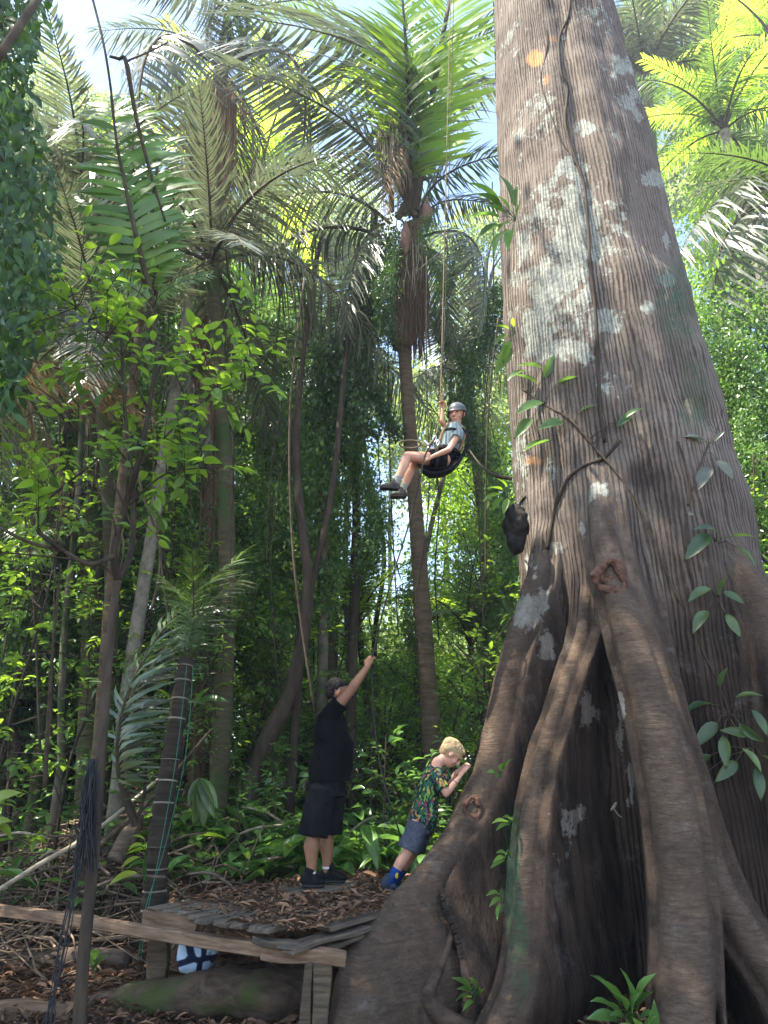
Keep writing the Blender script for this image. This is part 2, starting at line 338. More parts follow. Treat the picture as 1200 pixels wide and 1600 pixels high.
#        rows, crest half width (low, high), web half width
FINS = [(left_rows, .16, .14, .085), (mid_rows, .082, .06, .04), (big_rows, .165, .115, .085), (fork_rows, .13, .085, .07), (side_rows, .25, .2, .12),
        (right_rows, .25, .2, .12), (back1, .2, .18, .12), (back2, .2, .18, .12), (back3, .2, .18, .12)]
def core_r(z): return np.interp(z, [-1, 0, 2, 4, 8, 12, 18, 26], [1.2, 1.15, 1.12, 1.17, .985, .77, .68, .56])
def shiftx(z): return np.interp(z, [4, 7.4, 10, 14, 26], [0, -.09, -.145, -.2, -.2])
def smax(a, b, k):
    h = np.clip(.5 + .5 * (a - b) / k, 0, 1); return b * (1 - h) + a * h + k * h * (1 - h)
def giant_tree_mesh():
    def dens(a0, a1, st): return np.arange(a0, a1, st)
    th = np.concatenate([dens(180, 285, .23), dens(285, 360, .8), dens(0, 180, 1.2)]); th = np.sort(th % 360)
    zs = np.concatenate([np.arange(-.5, 4.6, .026), np.arange(4.6, 13, .07), np.arange(13, 27, .5)])
    TH, Z = np.meshgrid(R(1) * th, zs, indexing='xy')
    core = core_r(Z)
    core = core * (1 + .018 * np.cos(5 * TH + 1 + .15 * Z) + .012 * np.cos(9 * TH + .3 * Z)) - .11 * np.exp(-((np.degrees(TH) - (262 - (Z - 4) * .8)) / 8) ** 2) * sstep((Z - 2.2) / 2)
    nn = np.stack([np.cos(TH) * 1.7, np.sin(TH) * 1.7, Z * .55], -1); core = core + .035 * fbm(nn, 3)
    r = core.copy(); cr = np.zeros_like(r)
    for rows, wl, wh, web in FINS:
        a = np.array(sorted(rows)); zz, rr, pp = a[:, 0], a[:, 1], a[:, 2]
        # smooth the interpolation
        zq = np.linspace(zz[0], zz[-1], 400); rq = np.interp(zq, zz, rr); pq = np.interp(zq, zz, pp)
        ker = np.hanning(31); ker /= ker.sum()
        rq2 = np.convolve(np.pad(rq, 15, 'edge'), ker, 'valid'); pq2 = np.convolve(np.pad(pq, 15, 'edge'), ker, 'valid')
        top = zz[-1]
        rc = np.interp(zs, zq, rq2); ph = np.interp(zs, zq, pq2)
        rc = rc - np.maximum(0, zs - top) * .45          # above its start the rib sinks back into the trunk
        w = np.interp(zs, [0, top], [wl, wh]); rc = rc + .02 * fbm(np.stack([zs * 2.5, zs * 0 + wl * 90, zs * 0], -1), 2)
        ph = ph + 1.0 * noise(np.stack([zs * 1.1, zs * 0 + 5 + wl * 30, zs * 0], -1)) * (1.3 / rc)
        rc, ph, w = rc[:, None], ph[:, None], w[:, None]
        d = (np.degrees(TH) - ph + 180) % 360 - 180; d = R(1) * d
        sd_, cd = np.abs(np.sin(d)), np.cos(d); c = np.maximum(rc - w, .05)
        disc = w ** 2 - (c * sd_) ** 2
        circ = np.where((disc > 0) & (cd > 0), c * cd + np.sqrt(np.maximum(disc, 0)), 0)
        ww = web + .42 * np.clip(1 - (core / np.maximum(rc, .1)), 0, 1) * 0 + web * .0
        wr = ww / np.maximum(sd_, 1e-4)
        flare = web + .13 * np.exp(-np.maximum(wr - core, 0) / .22)     # web thickens where it meets the trunk
        wr = np.where(cd > 0, np.minimum(flare / np.maximum(sd_, 1e-4), c), 0)
        f = smax(circ, wr, .05); f = np.where(cd > 0, f, 0)
        wt = sstep((top + 1.4 - Z) / 1.0)
        f = np.where(wt > 0, f, 0)
        r = smax(f, r, .13); cr = np.maximum(cr, np.exp(-(np.maximum(rc - f, 0) / (.9 * w)) ** 2) * (f > core + .02) * wt)
    for _ in range(2): r[1:-1] = (r[:-2] + 2 * r[1:-1] + r[2:]) / 4; r[:, 1:-1] = r[:, 1:-1] * .6 + (r[:, :-2] + r[:, 2:]) * .2
    # fine relief: vertical ribs above, transverse wrinkles on the ribs' backs
    u = TH * 1.2
    ribs = noise(np.stack([u * 11, Z * .7, Z * 0 + 3], -1)) * .010 + noise(np.stack([u * 22, Z * 1.3, Z * 0 + 9], -1)) * .006
    wr_ = fbm(np.stack([u * 1.5, Z * 9, Z * 0 + 4], -1), 2) * .006
    lump = fbm(np.stack([np.cos(TH) * r * 2.2, np.sin(TH) * r * 2.2, Z * 2.2], -1), 3) * .034 + fbm(np.stack([np.cos(TH) * r * 7, np.sin(TH) * r * 7, Z * 7], -1), 3) * .008
    r = r + ribs * (1 - cr) + wr_ * cr * .8 + lump
    X = AX[0] + shiftx(Z) + r * np.cos(TH); Yy = AX[1] + r * np.sin(TH)
    nz_, nt_ = Z.shape
    V = np.stack([X, Yy, Z], -1).reshape(-1, 3)
    i, j = np.meshgrid(np.arange(nz_ - 1), np.arange(nt_), indexing='ij'); j2 = (j + 1) % nt_
    Q = np.stack([i * nt_ + j, i * nt_ + j2, (i + 1) * nt_ + j2, (i + 1) * nt_ + j], -1).reshape(-1, 4)
    # project every vertex to the reference frame only to know WHERE on the bark the lichen, moss, stains and painted sun spots sit
    dx, dy, dz = X, Yy, Z - EYE
    dep = dy * CP + dz * SP; px = 600 + F * dx / dep; py = 800 - F * (-dy * SP + dz * CP) / dep
    front = ((np.degrees(TH) > 170) & (np.degrees(TH) < 350)).astype(float)
    def blob(L, base=0.):
        o = np.full(X.shape, base)
        for x, y, rx, ry, s in L: o = np.maximum(o, s * np.exp(-(((px - x) / rx) ** 2 + ((py - y) / ry) ** 2)))
        return o
    lich = blob([(812, 200, 18, 60, .55), (1005, 120, 14, 40, .6), (900, 60, 30, 14, .5), (1040, 380, 14, 24, .6), (990, 600, 16, 20, .5), (1010, 480, 14, 16, .55), (860, 740, 12, 40, .5), (910, 830, 14, 26, .5), (830, 880, 14, 30, .65), (1080, 800, 10, 16, .5), (860, 330, 60, 60, .7), (820, 400, 20, 120, .6), (960, 340, 40, 60, .5), (840, 500, 40, 80, .8), (930, 30, 40, 40, .5), (985, 150, 30, 40, .7), (1000, 180, 26, 26, .5), (960, 210, 60, 40, .4), (905, 360, 55, 95, 1), (870, 450, 75, 60, .85), (935, 505, 50, 28, 1.1), (865, 545, 70, 28, .95), (970, 105, 32, 22, 1), (1020, 280, 24, 16, 1.1), (915, 200, 22, 14, 1), (845, 180, 40, 80, .5),
                 (895, 265, 40, 26, .85), (815, 720, 16, 90, .7), (820, 800, 18, 60, .55), (825, 955, 32, 34, 1), (845, 940, 16, 22, 1), (850, 1010, 22, 40, .6), (835, 640, 45, 30, .55), (935, 770, 30, 25, .6), (955, 610, 40, 30, .45),
                 (1045, 440, 16, 14, 1), (1000, 50, 30, 30, .6), (800, 60, 25, 60, .5), (915, 1105, 22, 35, .62), (880, 1300, 38, 60, .6), (900, 1270, 26, 30, .75), (1085, 690, 25, 30, .4), (870, 860, 30, 20, .7), (970, 1130, 10, 70, .75), (985, 1230, 9, 60, .7)]) * front
    moss = blob([(1060, 470, 45, 110, .8), (1085, 620, 45, 90, .75), (1060, 300, 30, 60, .4), (830, 700, 30, 30, .2), (800, 1370, 15, 140, 1.3), (808, 1450, 20, 60, 1.2), (806, 1290, 9, 40, 1.0), (815, 1540, 26, 60, .7), (790, 1110, 30, 40, .35)]) * front
    sun_spot = blob([(838, 92, 20, 18, .85), (862, 62, 18, 9, .6), (855, 125, 10, 18, .6), (830, 720, 40, 14, .55), (795, 1560, 14, 22, .5)]) * front  # orange sun spots painted into the bark colour
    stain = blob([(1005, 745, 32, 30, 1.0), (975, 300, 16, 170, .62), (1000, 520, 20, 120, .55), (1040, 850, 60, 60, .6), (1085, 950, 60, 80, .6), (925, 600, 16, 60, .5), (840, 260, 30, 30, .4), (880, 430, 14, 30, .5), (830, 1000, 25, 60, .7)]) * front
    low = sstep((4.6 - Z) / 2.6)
    attrs = {'ridge': cr.ravel(), 'lichen': lich.ravel(), 'moss': moss.ravel(), 'sun_spot': sun_spot.ravel(), 'stain': stain.ravel(), 'web': sstep((r - core) / .12 - .3).ravel(), 'low': low.ravel()}
    uv = np.stack([u, Z], -1).reshape(-1, 2)
    m, nt, b = mat('giant_tree_bark', (.15, .1, .08), .9, .2)
    L = nt.links.new
    def A(n): return N(nt, 'ShaderNodeAttribute', attribute_name=n).outputs['Fac']
    uvn = N(nt, 'ShaderNodeUVMap'); tx = N(nt, 'ShaderNodeTexCoord')
    def nz(scale, ns, det, src=None, rough=.6, dist=0.):
        mp = N(nt, 'ShaderNodeMapping', ins={'Scale': scale}); L(src or uvn.outputs[0], mp.inputs[0])
        t = N(nt, 'ShaderNodeTexNoise', ins={'Scale': ns, 'Detail': det, 'Roughness': rough, 'Distortion': dist}); L(mp.outputs[0], t.inputs['Vector']); return t.outputs['Fac']
    def math_(op, a, bb=None, c=None, clamp=False):
        n = N(nt, 'ShaderNodeMath', operation=op); n.use_clamp = clamp
        for k, v in enumerate((a, bb, c)):
            if v is None: continue
            if isinstance(v, (int, float)): n.inputs[k].default_value = v
            else: L(v, n.inputs[k])
        return n.outputs[0]
    def mixc(f, a, c):
        n = N(nt, 'ShaderNodeMix', data_type='RGBA'); L(f, n.inputs[0])
        for k, v in ((6, a), (7, c)):
            if isinstance(v, tuple): n.inputs[k].default_value = (*v, 1)
            else: L(v, n.inputs[k])
        return n.outputs[2]
    fiss = nz((24, 1.5, 1), 1.0, 5, rough=.6, dist=.3)               # vertical fissures
    fr = ramp(nt, [(.36, (0, 0, 0)), (.46, (1, 1, 1))], math_('ABSOLUTE', math_('SUBTRACT', fiss, .5))).outputs[0]
    sx = N(nt, 'ShaderNodeSeparateXYZ'); L(uvn.outputs[0], sx.inputs[0]); warp = nz((2.2, .4, 1), 1.0, 5, rough=.6); fork = nz((9, 1.0, 1), 1.0, 5, rough=.7)
    wv_ = math_('SINE', math_('ADD', math_('MULTIPLY_ADD', sx.outputs[0], 135.0, math_('MULTIPLY', warp, 20.0)), math_('MULTIPLY', fork, 14.0)))
    f1 = math_('MULTIPLY_ADD', wv_, .8, .8, clamp=True); f1 = math_('ADD', f1, math_('MULTIPLY', math_('SUBTRACT', fiss, .5), 1.4), clamp=True); calm = ramp(nt, [(.42, (0, 0, 0)), (.64, (1, 1, 1))], nz((1, .5, 1), 1.7, 5, tx.outputs['Object'], .65)).outputs[0]; f1 = math_('ADD', f1, math_('MULTIPLY', calm, .55), clamp=True)
    wn_ = math_('MULTIPLY', math_('SUBTRACT', nz((7, 7, 1.8), 1.0, 6, tx.outputs['Object'], .65), .33), 4.0, clamp=True); web_ = A('web'); f1 = math_('ADD', math_('MULTIPLY', f1, math_('SUBTRACT', 1.0, web_)), math_('MULTIPLY', wn_, web_))   # 0 in the fissures
    ring = nz((9, 9, 50), 1.0, 6, tx.outputs['Object'], .75, .8)                   # transverse wrinkles
    big = nz((1, 1, 1), 1.3, 5, tx.outputs['Object'], .6); fine = nz((1, 1, 1), 26, 5, tx.outputs['Object'], .7)
    ridge = A('ridge'); low = A('low')
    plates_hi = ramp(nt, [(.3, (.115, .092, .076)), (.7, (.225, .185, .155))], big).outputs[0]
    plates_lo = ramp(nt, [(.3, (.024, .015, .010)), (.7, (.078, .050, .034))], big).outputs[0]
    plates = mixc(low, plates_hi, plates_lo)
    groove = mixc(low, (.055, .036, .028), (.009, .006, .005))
    webc = mixc(f1, groove, plates)
    rc1 = ramp(nt, [(.30, (.060, .038, .025)), (.55, (.135, .092, .063)), (.8, (.24, .18, .13))], ring).outputs[0]
    rmask = math_('MULTIPLY', ridge, math_('MULTIPLY_ADD', low, .85, .1), clamp=True)
    blot = ramp(nt, [(.40, (0, 0, 0)), (.62, (1, 1, 1))], nz((1, 1, 1), 2.1, 6, tx.outputs['Object'], .7)).outputs[0]; rc1 = mixc(math_('MULTIPLY', blot, .5), rc1, (.045, .032, .023))
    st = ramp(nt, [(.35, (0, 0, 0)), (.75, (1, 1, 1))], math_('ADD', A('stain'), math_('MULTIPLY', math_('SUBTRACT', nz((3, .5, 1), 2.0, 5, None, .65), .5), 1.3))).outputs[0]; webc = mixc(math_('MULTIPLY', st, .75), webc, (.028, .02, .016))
    c = mixc(rmask, webc, rc1)
    patch = nz((1, 1, 1), 3.6, 7, tx.outputs['Object'], .72); p2 = nz((1, .35, 1), 14, 4, None, .6)
    lsum = math_('ADD', math_('ADD', A('lichen'), math_('MULTIPLY', math_('SUBTRACT', patch, .5), 2.3)), math_('MULTIPLY', math_('SUBTRACT', p2, .5), 1.0))
    lm = ramp(nt, [(.52, (0, 0, 0)), (.60, (1, 1, 1))], lsum).outputs[0]
    lm = math_('MULTIPLY', lm, math_('MULTIPLY_ADD', f1, .55, .38), clamp=True)
    lc = ramp(nt, [(.35, (.22, .23, .20)), (.65, (.38, .40, .35))], fine).outputs[0]
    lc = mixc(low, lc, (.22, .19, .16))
    sm = ramp(nt, [(.57, (0, 0, 0)), (.72, (1, 1, 1))], patch).outputs[0]
    c = mixc(math_('MULTIPLY', sm, .35), c, (.22, .20, .18))                 # thin grey film of lichen all over the bark
    c = mixc(lm, c, lc)
    ms = math_('MULTIPLY', ramp(nt, [(.40, (0, 0, 0)), (.75, (1, 1, 1))], math_('ADD', math_('MULTIPLY', A('moss'), .95), math_('MULTIPLY', math_('SUBTRACT', patch, .5), 1.2))).outputs[0], .8)
    mc = ramp(nt, [(.35, (.045, .065, .015)), (.6, (.03, .085, .05)), (.8, (.13, .15, .035))], big).outputs[0]
    ms = math_('MULTIPLY', ms, math_('MULTIPLY_ADD', math_('SUBTRACT', fine, .42), 5.0, .35, clamp=True)); c = mixc(ms, c, mc)
    rb = ramp(nt, [(.45, (0, 0, 0)), (.7, (1, 1, 1))], math_('ADD', A('sun_spot'), math_('MULTIPLY', math_('SUBTRACT', patch, .5), 1.0))).outputs[0]
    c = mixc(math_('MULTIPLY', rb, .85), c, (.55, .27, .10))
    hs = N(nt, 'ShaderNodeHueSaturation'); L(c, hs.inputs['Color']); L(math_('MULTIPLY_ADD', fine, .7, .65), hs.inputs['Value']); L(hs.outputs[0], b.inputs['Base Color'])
    h = math_('ADD', math_('MULTIPLY', f1, math_('SUBTRACT', 1.0, math_('MULTIPLY', rmask, .8))), math_('MULTIPLY', math_('MULTIPLY', ring, rmask), 1.1))
    h = math_('ADD', h, math_('MULTIPLY', fine, .5)); h = math_('ADD', h, math_('MULTIPLY', lm, .2))
    bp = N(nt, 'ShaderNodeBump', ins={'Strength': .85, 'Distance': .022}); L(h, bp.inputs['Height']); L(bp.outputs[0], b.inputs['Normal'])
    M['giant'] = m
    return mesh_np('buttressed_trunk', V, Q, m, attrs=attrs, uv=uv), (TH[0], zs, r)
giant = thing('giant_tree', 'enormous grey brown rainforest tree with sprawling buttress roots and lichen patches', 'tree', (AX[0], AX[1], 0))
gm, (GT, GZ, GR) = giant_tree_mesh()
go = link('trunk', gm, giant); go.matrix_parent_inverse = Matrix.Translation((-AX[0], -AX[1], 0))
def gput(name, me, mi=None):
    o = link(name, me, giant); o.matrix_parent_inverse = Matrix.Translation((-AX[0], -AX[1], 0)); return o
def bark_pt(px, py, off=0.0, n=0):
    """first point of the trunk's surface seen along a ray of the reference view"""
    rr = np.array(ray(px, py)); o = np.array([0, 0, EYE]); t = np.linspace(3.0, 16, 2600)
    P = o + rr * t[:, None]; d = P[:, :2] - AX; d[:, 0] -= shiftx(P[:, 2]); rad = np.hypot(d[:, 0], d[:, 1]); a = np.arctan2(d[:, 1], d[:, 0]) % (2 * np.pi)
    ia = np.clip(np.searchsorted(GT, a), 0, len(GT) - 1); iz = np.clip(np.searchsorted(GZ, P[:, 2]), 0, len(GZ) - 1)
    inside = rad < GR[iz, ia]
    if not inside.any(): return bark_pt(px + 8, py, off, n + 1) if n < 6 else None
    k = int(np.argmax(inside)); p = P[k] - nrm(rr) * off
    return Vector(p)
# knot scars where ribs were torn
def scar(px, py, size, par=None):
    p = bark_pt(px, py, 0); nrm_ = nrm(np.array([-p.x * .7, -p.y, .6])); u = nrm(np.cross(nrm_, (0, 0, 1))); v = np.cross(nrm_, u)
    mb = MB(); c = np.array(p) - nrm_ * .01
    ang = np.linspace(0, 2 * np.pi, 15)
    path = [c + (u * math.cos(a) * .85 + v * math.sin(a)) * size * (1 + .14 * math.sin(3 * a + 1) + .08 * math.sin(7 * a)) + nrm_ * .02 for a in ang]
    mb.tube(path, [size * .30 * (1 + .3 * math.sin(5 * k)) for k in range(15)], 8)
    for k in range(26):
        a, q = rng.uniform(0, 6.28), rng.uniform(0, .8); mb.ell(c + (u * math.cos(a) + v * math.sin(a)) * size * q - nrm_ * .02 * q, size * rng.uniform(.12, .28), seg=8, rings=5)
    me = mb.remesh('knot_scar', M['scar'], size * .055, 2, .4, lambda co: fbm(co * 40, 3) * size * .09)
    return gput('knot_scar', me)
M['scar'] = woodmat('torn_wood', (.05, .022, .014), (.20, .105, .07), (1, 1, 1), 22, .8)
scar(954, 903, .13); scar(738, 1262, .07)
# surface roots at the foot of the buttresses
mb = MB()
P = [np.array(p) for p in (onz(700, 1450, .62), onz(690, 1500, .36), onz(672, 1545, .15), onz(690, 1590, .02), onz(730, 1612, -.05))]
P = [bark_pt(708, 1455, -.03), bark_pt(694, 1495, -.005), bark_pt(678, 1530, .01), bark_pt(668, 1562, .03), bark_pt(690, 1588, .04), bark_pt(735, 1612, .04)]
mb.tube(smoothpath(P, 5), np.linspace(.02, .065, 26), 12)
gput('surface_root', mb.mesh('surface_root', M['root']))
# ------------------------------------------------------------ wooden platform
DZ = .65
A0 = onz(227, 1416, DZ); B0 = onz(400, 1448, DZ); e = (B0 - A0); e.z = 0; e.normalize()
v = Vector((-e.y, e.x, 0)); v = v if v.y > 0 else -v
deck = thing('wooden_platform', 'low weathered plank platform on posts covered in fallen brown leaves', 'platform', (A0.x, A0.y, 0))
def dput(name, me):
    o = link(name, me, deck); o.matrix_parent_inverse = Matrix.Translation((-A0.x, -A0.y, 0)); return o
def plank(c, ax, L, W, T, name='plank', m='plank', up=(0, 0, 1)):
    """split-ended rough board centred on c along ax, a mesh of its own"""
    ax = nrm(np.array(list(ax))); up = np.array(up, float); sd_ = nrm(np.cross(up, ax)); up = np.cross(ax, sd_)
    n = 9; V = []; q0 = rng.uniform(0, 50)
    for i, t in enumerate(np.linspace(-.5, .5, n)):
        for (a, b2) in ((-.5, -.5), (.5, -.5), (.5, .5), (-.5, .5)):
            end = (i in (0, n - 1)) * rng.uniform(-.02, .02)
            wob = .012 * math.sin(t * 5 + q0 + (a > 0) * 2) ; k = 1 if abs(t) < .5 else .9
            V.append(np.array(list(c)) + ax * (t * L + end) + sd_ * (a * W * k + wob) + up * (b2 * T + .006 * math.sin(t * 7 + q0)))
    Q = [(i * 4 + j, i * 4 + (j + 1) % 4, (i + 1) * 4 + (j + 1) % 4, (i + 1) * 4 + j) for i in range(n - 1) for j in range(4)]
    Q += [(3, 2, 1, 0), ((n - 1) * 4, (n - 1) * 4 + 1, (n - 1) * 4 + 2, (n - 1) * 4 + 3)]
    V = np.array(V); ctr = V.mean(0); ang = math.atan2(ax[1], ax[0]); el = math.asin(np.clip(ax[2], -1, 1))
    Mx = np.array(Matrix.Rotation(el, 3, 'Y') @ Matrix.Rotation(-ang, 3, 'Z')); Vl = (V - ctr) @ Mx.T     # grain runs along local X
    o = link(name, mesh_np(name, Vl, np.array(Q), M[m], smooth=False), deck)
    o.matrix_basis = Matrix.Translation(Vector(ctr) - Vector((A0.x, A0.y, 0))) @ (Matrix.Rotation(ang, 4, 'Z') @ Matrix.Rotation(-el, 4, 'Y'))
    bv = o.modifiers.new('edge', 'BEVEL'); bv.width = .006; bv.segments = 1
    return o
nP = 10; wP = .148
for k in range(nP):
    o0 = A0 + e * (wP * (k + .5)); L = 2.45 + rng.uniform(-.05, .08); st = rng.uniform(-.045, .045)
    if k >= 7: st += .25 + rng.uniform(0, .25); L -= .15 * (k - 6)
    c = o0 + v * (st + L / 2) + Vector((0, 0, -.016 + rng.uniform(-.006, .004)))
    plank(c, v + e * rng.uniform(-.012, .012), L, wP - .012, .032)
# loose boards over the broken right-hand corner
p1, p2 = onz(400, 1452, DZ + .045), onz(592, 1411, DZ + .05)
p1, p2 = at(402, 1455, 4.92), at(596, 1408, 5.95)
plank((p1 + p2) / 2 + Vector((0, 0, .01)), p2 - p1, (p2 - p1).length, .17, .034)
p1, p2 = at(446, 1476, 4.78), at(566, 1440, 5.35); plank((p1 + p2) / 2 - Vector((0, 0, .03)), p2 - p1, (p2 - p1).length, .15, .03)
p1, p2 = at(398, 1462, 4.98), at(470, 1474, 4.86); plank((p1 + p2) / 2 - Vector((0, 0, .02)), p2 - p1, (p2 - p1).length, .07, .04)
p1, p2 = at(505, 1478, 5.1), at(575, 1462, 5.35); plank((p1 + p2) / 2, p2 - p1, (p2 - p1).length, .10, .03)
# joists
p1, p2 = at(-60, 1414, 6.75), at(420, 1482, 5.05); plank((p1 + p2) / 2, p2 - p1, (p2 - p1).length, .08, .075, 'joist', 'beam')
p1, p2 = at(232, 1434, 5.68), at(312, 1450, 5.42); plank((p1 + p2) / 2, p2 - p1, (p2 - p1).length, .09, .12, 'joist', 'beam')
q1, q2 = A0 + e * .02 + v * 1.2 + Vector((0, 0, -.10)), A0 + e * 1.3 + v * 1.2 + Vector((0, 0, -.10)); plank((q1 + q2) / 2, q2 - q1, 1.3, .09, .12, 'joist', 'beam')
q1, q2 = A0 + e * .02 + v * 2.3 + Vector((0, 0, -.10)), A0 + e * 1.3 + v * 2.3 + Vector((0, 0, -.10)); plank((q1 + q2) / 2, q2 - q1, 1.3, .09, .12, 'joist', 'beam')
p1, p2 = at(416, 1487, 5.0), at(542, 1498, 4.86); plank((p1 + p2) / 2, p2 - p1, (p2 - p1).length, .10, .075, 'joist', 'beam')
for (px, py, Y, w, wd) in ((250, 1466, 5.85, .13, .09), (482, 1504, 4.9, .07, .09), (503, 1502, 4.88, .11, .06)):
    t = at(px, py, Y); plank((t + Vector((t.x, t.y, -.12))) / 2, (0, 0, 1), t.z + .12, w, wd, 'post', 'post', up=(0, -1, 0))
q = A0 + e * .1 + v * 2.2; plank((q.x, q.y, .25), (0, 0, 1), .6, .1, .1, 'post', 'post', up=(0, -1, 0))

# ------------------------------------------------------------ leaves: arrays of tiny folded blades
T4 = (np.array([(0, 0, 0), (.42, .5, .07), (.42, -.5, .07), (1, 0, -.10)]), np.array([(0, 3, 1), (0, 2, 3)]))
T8 = (np.array([(0, 0, 0), (.3, 0, .02), (.66, 0, -.02), (1, 0, -.16), (.24, .36, .07), (.62, .40, .04), (.24, -.36, .07), (.62, -.40, .04)]),
      np.array([(0, 1, 4), (4, 1, 5), (1, 2, 5), (5, 2, 3), (0, 6, 1), (6, 7, 1), (1, 7, 2), (7, 3, 2)]))
_s = []
for t in (.0, .12, .3, .5, .7, .88, 1.0):
    w = {.0: 0, .12: .27, .3: .46, .5: .5, .7: .40, .88: .17, 1.0: 0}[t]; z = -.28 * t * t + .1 * t
    _s.append([(t, 0, z), (t - .02, w, z + w * .22), (t - .02, -w, z + w * .22)])
_v = np.array([p for r3 in _s for p in r3]); _f = []
for i in range(6):
    a, b_ = 3 * i, 3 * (i + 1)
    _f += [(a, b_, a + 1), (a + 1, b_, b_ + 1), (a, a + 2, b_), (a + 2, b_ + 2, b_)]
TB = (_v, np.array(_f))
def leaves(P, D, Nn, L, W, tmpl=T4):
    P, D, Nn = (np.asarray(a, float) for a in (P, D, Nn)); D = nrm(D); S = nrm(np.cross(Nn, D)); U = np.cross(D, S)
    n = len(P); L = np.broadcast_to(L, (n,))[:, None, None]; W = np.broadcast_to(W, (n,))[:, None, None]; t, f = tmpl
    V = P[:, None] + D[:, None] * (t[None, :, 0:1] * L) + S[:, None] * (t[None, :, 1:2] * W) + U[:, None] * (t[None, :, 2:3] * L)
    Fc = f[None] + (np.arange(n) * len(t))[:, None, None]
    return V.reshape(-1, 3), Fc.reshape(-1, 3), np.repeat(rng.uniform(0, 1, n), len(t))
def rdir(n, up=0.): d = rng.normal(size=(n, 3)); d[:, 2] = d[:, 2] * .6 + up; return nrm(d)
class LB:
    def __init__(s): s.V = []; s.F = []; s.T = []; s.n = 0
    def add(s, V, Fc, T): s.V.append(V); s.F.append(Fc + s.n); s.T.append(T); s.n += len(V)
    def put(s, *a, **k): s.add(*leaves(*a, **k))
    def mesh(s, name, m): return mesh_np(name, np.concatenate(s.V), np.concatenate(s.F), m, attrs={'tint': np.concatenate(s.T)})
# brown litter: curled dead leaves, bark chips and twigs nobody could count
m_lit = leafmat('dry_leaf', (.045, .024, .014), (.27, .155, .09), (.16, .08, .03), .7, .12, .25); M['litter'] = m_lit
def litter(name, P, lmin, lmax, seed):
    n = len(P); D = rdir(n); D[:, 2] = rng.uniform(-.05, .22, n); Nn = np.stack([rng.normal(0, .5, n), rng.normal(0, .5, n), np.ones(n)], -1)
    t = T8[0].copy(); t[:, 2] = [0, .02, .05, .0, .16, .2, .14, .18]
    L = rng.uniform(lmin, lmax, n) * (1 + (rng.uniform(0, 1, n) < .15) * .9)
    V, Fc, T = leaves(P, D, Nn, L, L * rng.uniform(.12, .42, n), (t, T8[1]))
    return mesh_np(name, V, Fc, m_lit, attrs={'tint': T})
n = 5600; a, b = rng.uniform(0, 1.46, n), rng.uniform(.02, 2.5, n)
keep = (fbm(np.stack([a * 2.2, b * 2.2, a * 0], -1), 3) > -.62 + .75 * np.exp(-b / .22) + .0 * a) & ~((a < .9) & (b < .35) & (rng.uniform(0, 1, n) < .7))
a, b = a[keep], b[keep]; P = np.array(A0)[None] + np.outer(a, np.array(e)) + np.outer(b, np.array(v)); P[:, 2] = DZ + .006 + rng.uniform(0, .022, len(P)) * sstep(b / 1.2)
for fx, fy in ((487, 1390), (518, 1381)): f_ = onz(fx, fy, DZ); P = P[np.hypot((P[:, 0] - f_.x) / .26, (P[:, 1] - f_.y + .1) / .24) > 1]
tag(link('leaf_litter', litter('deck_leaf_litter', P, .02, .072, 1)), 'dry reddish brown leaves scattered over the platform boards', 'leaves', kind='stuff')
n = 34000; x = rng.uniform(-5.2, 3.2, n); y = 4.1 + 6.2 * rng.uniform(0, 1, n) ** 1.4; z = gz(x, y)
P = np.stack([x, y, z + rng.uniform(0, .05, n)], -1)
tag(link('leaf_litter', litter('ground_leaf_litter', P, .03, .095, 2)), 'brown dead leaves covering the forest floor', 'leaves', kind='stuff')
# twiggy debris heap behind the platform
mb = MB()
for k in range(1300):
    x, y = rng.normal(-3.2, 1.25), rng.normal(7.9, .75); 
    if x > -.9 or y < 6.2: continue
    z = float(gz(x, y)) + rng.uniform(0, .28); d = nrm(rng.normal(size=3) * (1, 1, .35)); L = rng.uniform(.2, 1.0)
    c = np.array([x, y, z]); bend = rng.normal(0, .06, 3)
    mb.tube([c - d * L / 2, c + bend, c + d * L / 2], [rng.uniform(.006, .016), rng.uniform(.006, .013), .004], 4, cap=False)
tag(mb.build('twig_debris', woodmat('dry_twig', (.07, .05, .035), (.24, .17, .115), (1, 1, 1), 12, .3)), 'tangled heap of dry brown sticks and palm stalks', 'twigs', kind='stuff')
# logs and the big root lying on the ground
def log(name, label, cat, pts, rad, m, seg=16, nd=.03):
    mb = MB(); P = smoothpath(pts, 8); r = np.interp(np.linspace(0, 1, len(P)), np.linspace(0, 1, len(rad)), rad)
    mb.tube(P, r, seg); V, f = mb.arrays(); o = P[0].copy(); c = np.repeat(P, seg, 0); d = V[:len(c)] - c
    V[:len(c)] = c + d * (1 + nd / max(rad) * fbm(V[:len(c)] * 4, 3))[:, None] 
    ob = link(name, mesh_np(name, V - o, f, M[m]), loc=o); return tag(ob, label, cat)
log('surface_root', 'thick dark root with mossy green tip running under the platform', 'root', [at(120, 1580, 5.9), at(190, 1566, 5.8), at(300, 1550, 5.6), at(400, 1550, 5.5), at(500, 1560, 5.6), at(600, 1560, 6.0)], [.06, .10, .13, .16, .18, .2], 'root', 36, .11)
log('fallen_log', 'grey fallen log lying on the ground beyond the thin pole', 'log', [at(-40, 1497, 6.9), at(60, 1503, 6.8), at(150, 1502, 6.7), at(200, 1500, 6.65)], [.10, .11, .10, .07], 'log')
log('fallen_log', 'upper brown log half buried in litter left of the platform post', 'log', [at(-40, 1470, 7.6), at(90, 1478, 7.5), at(230, 1462, 7.3)], [.08, .10, .08], 'log')
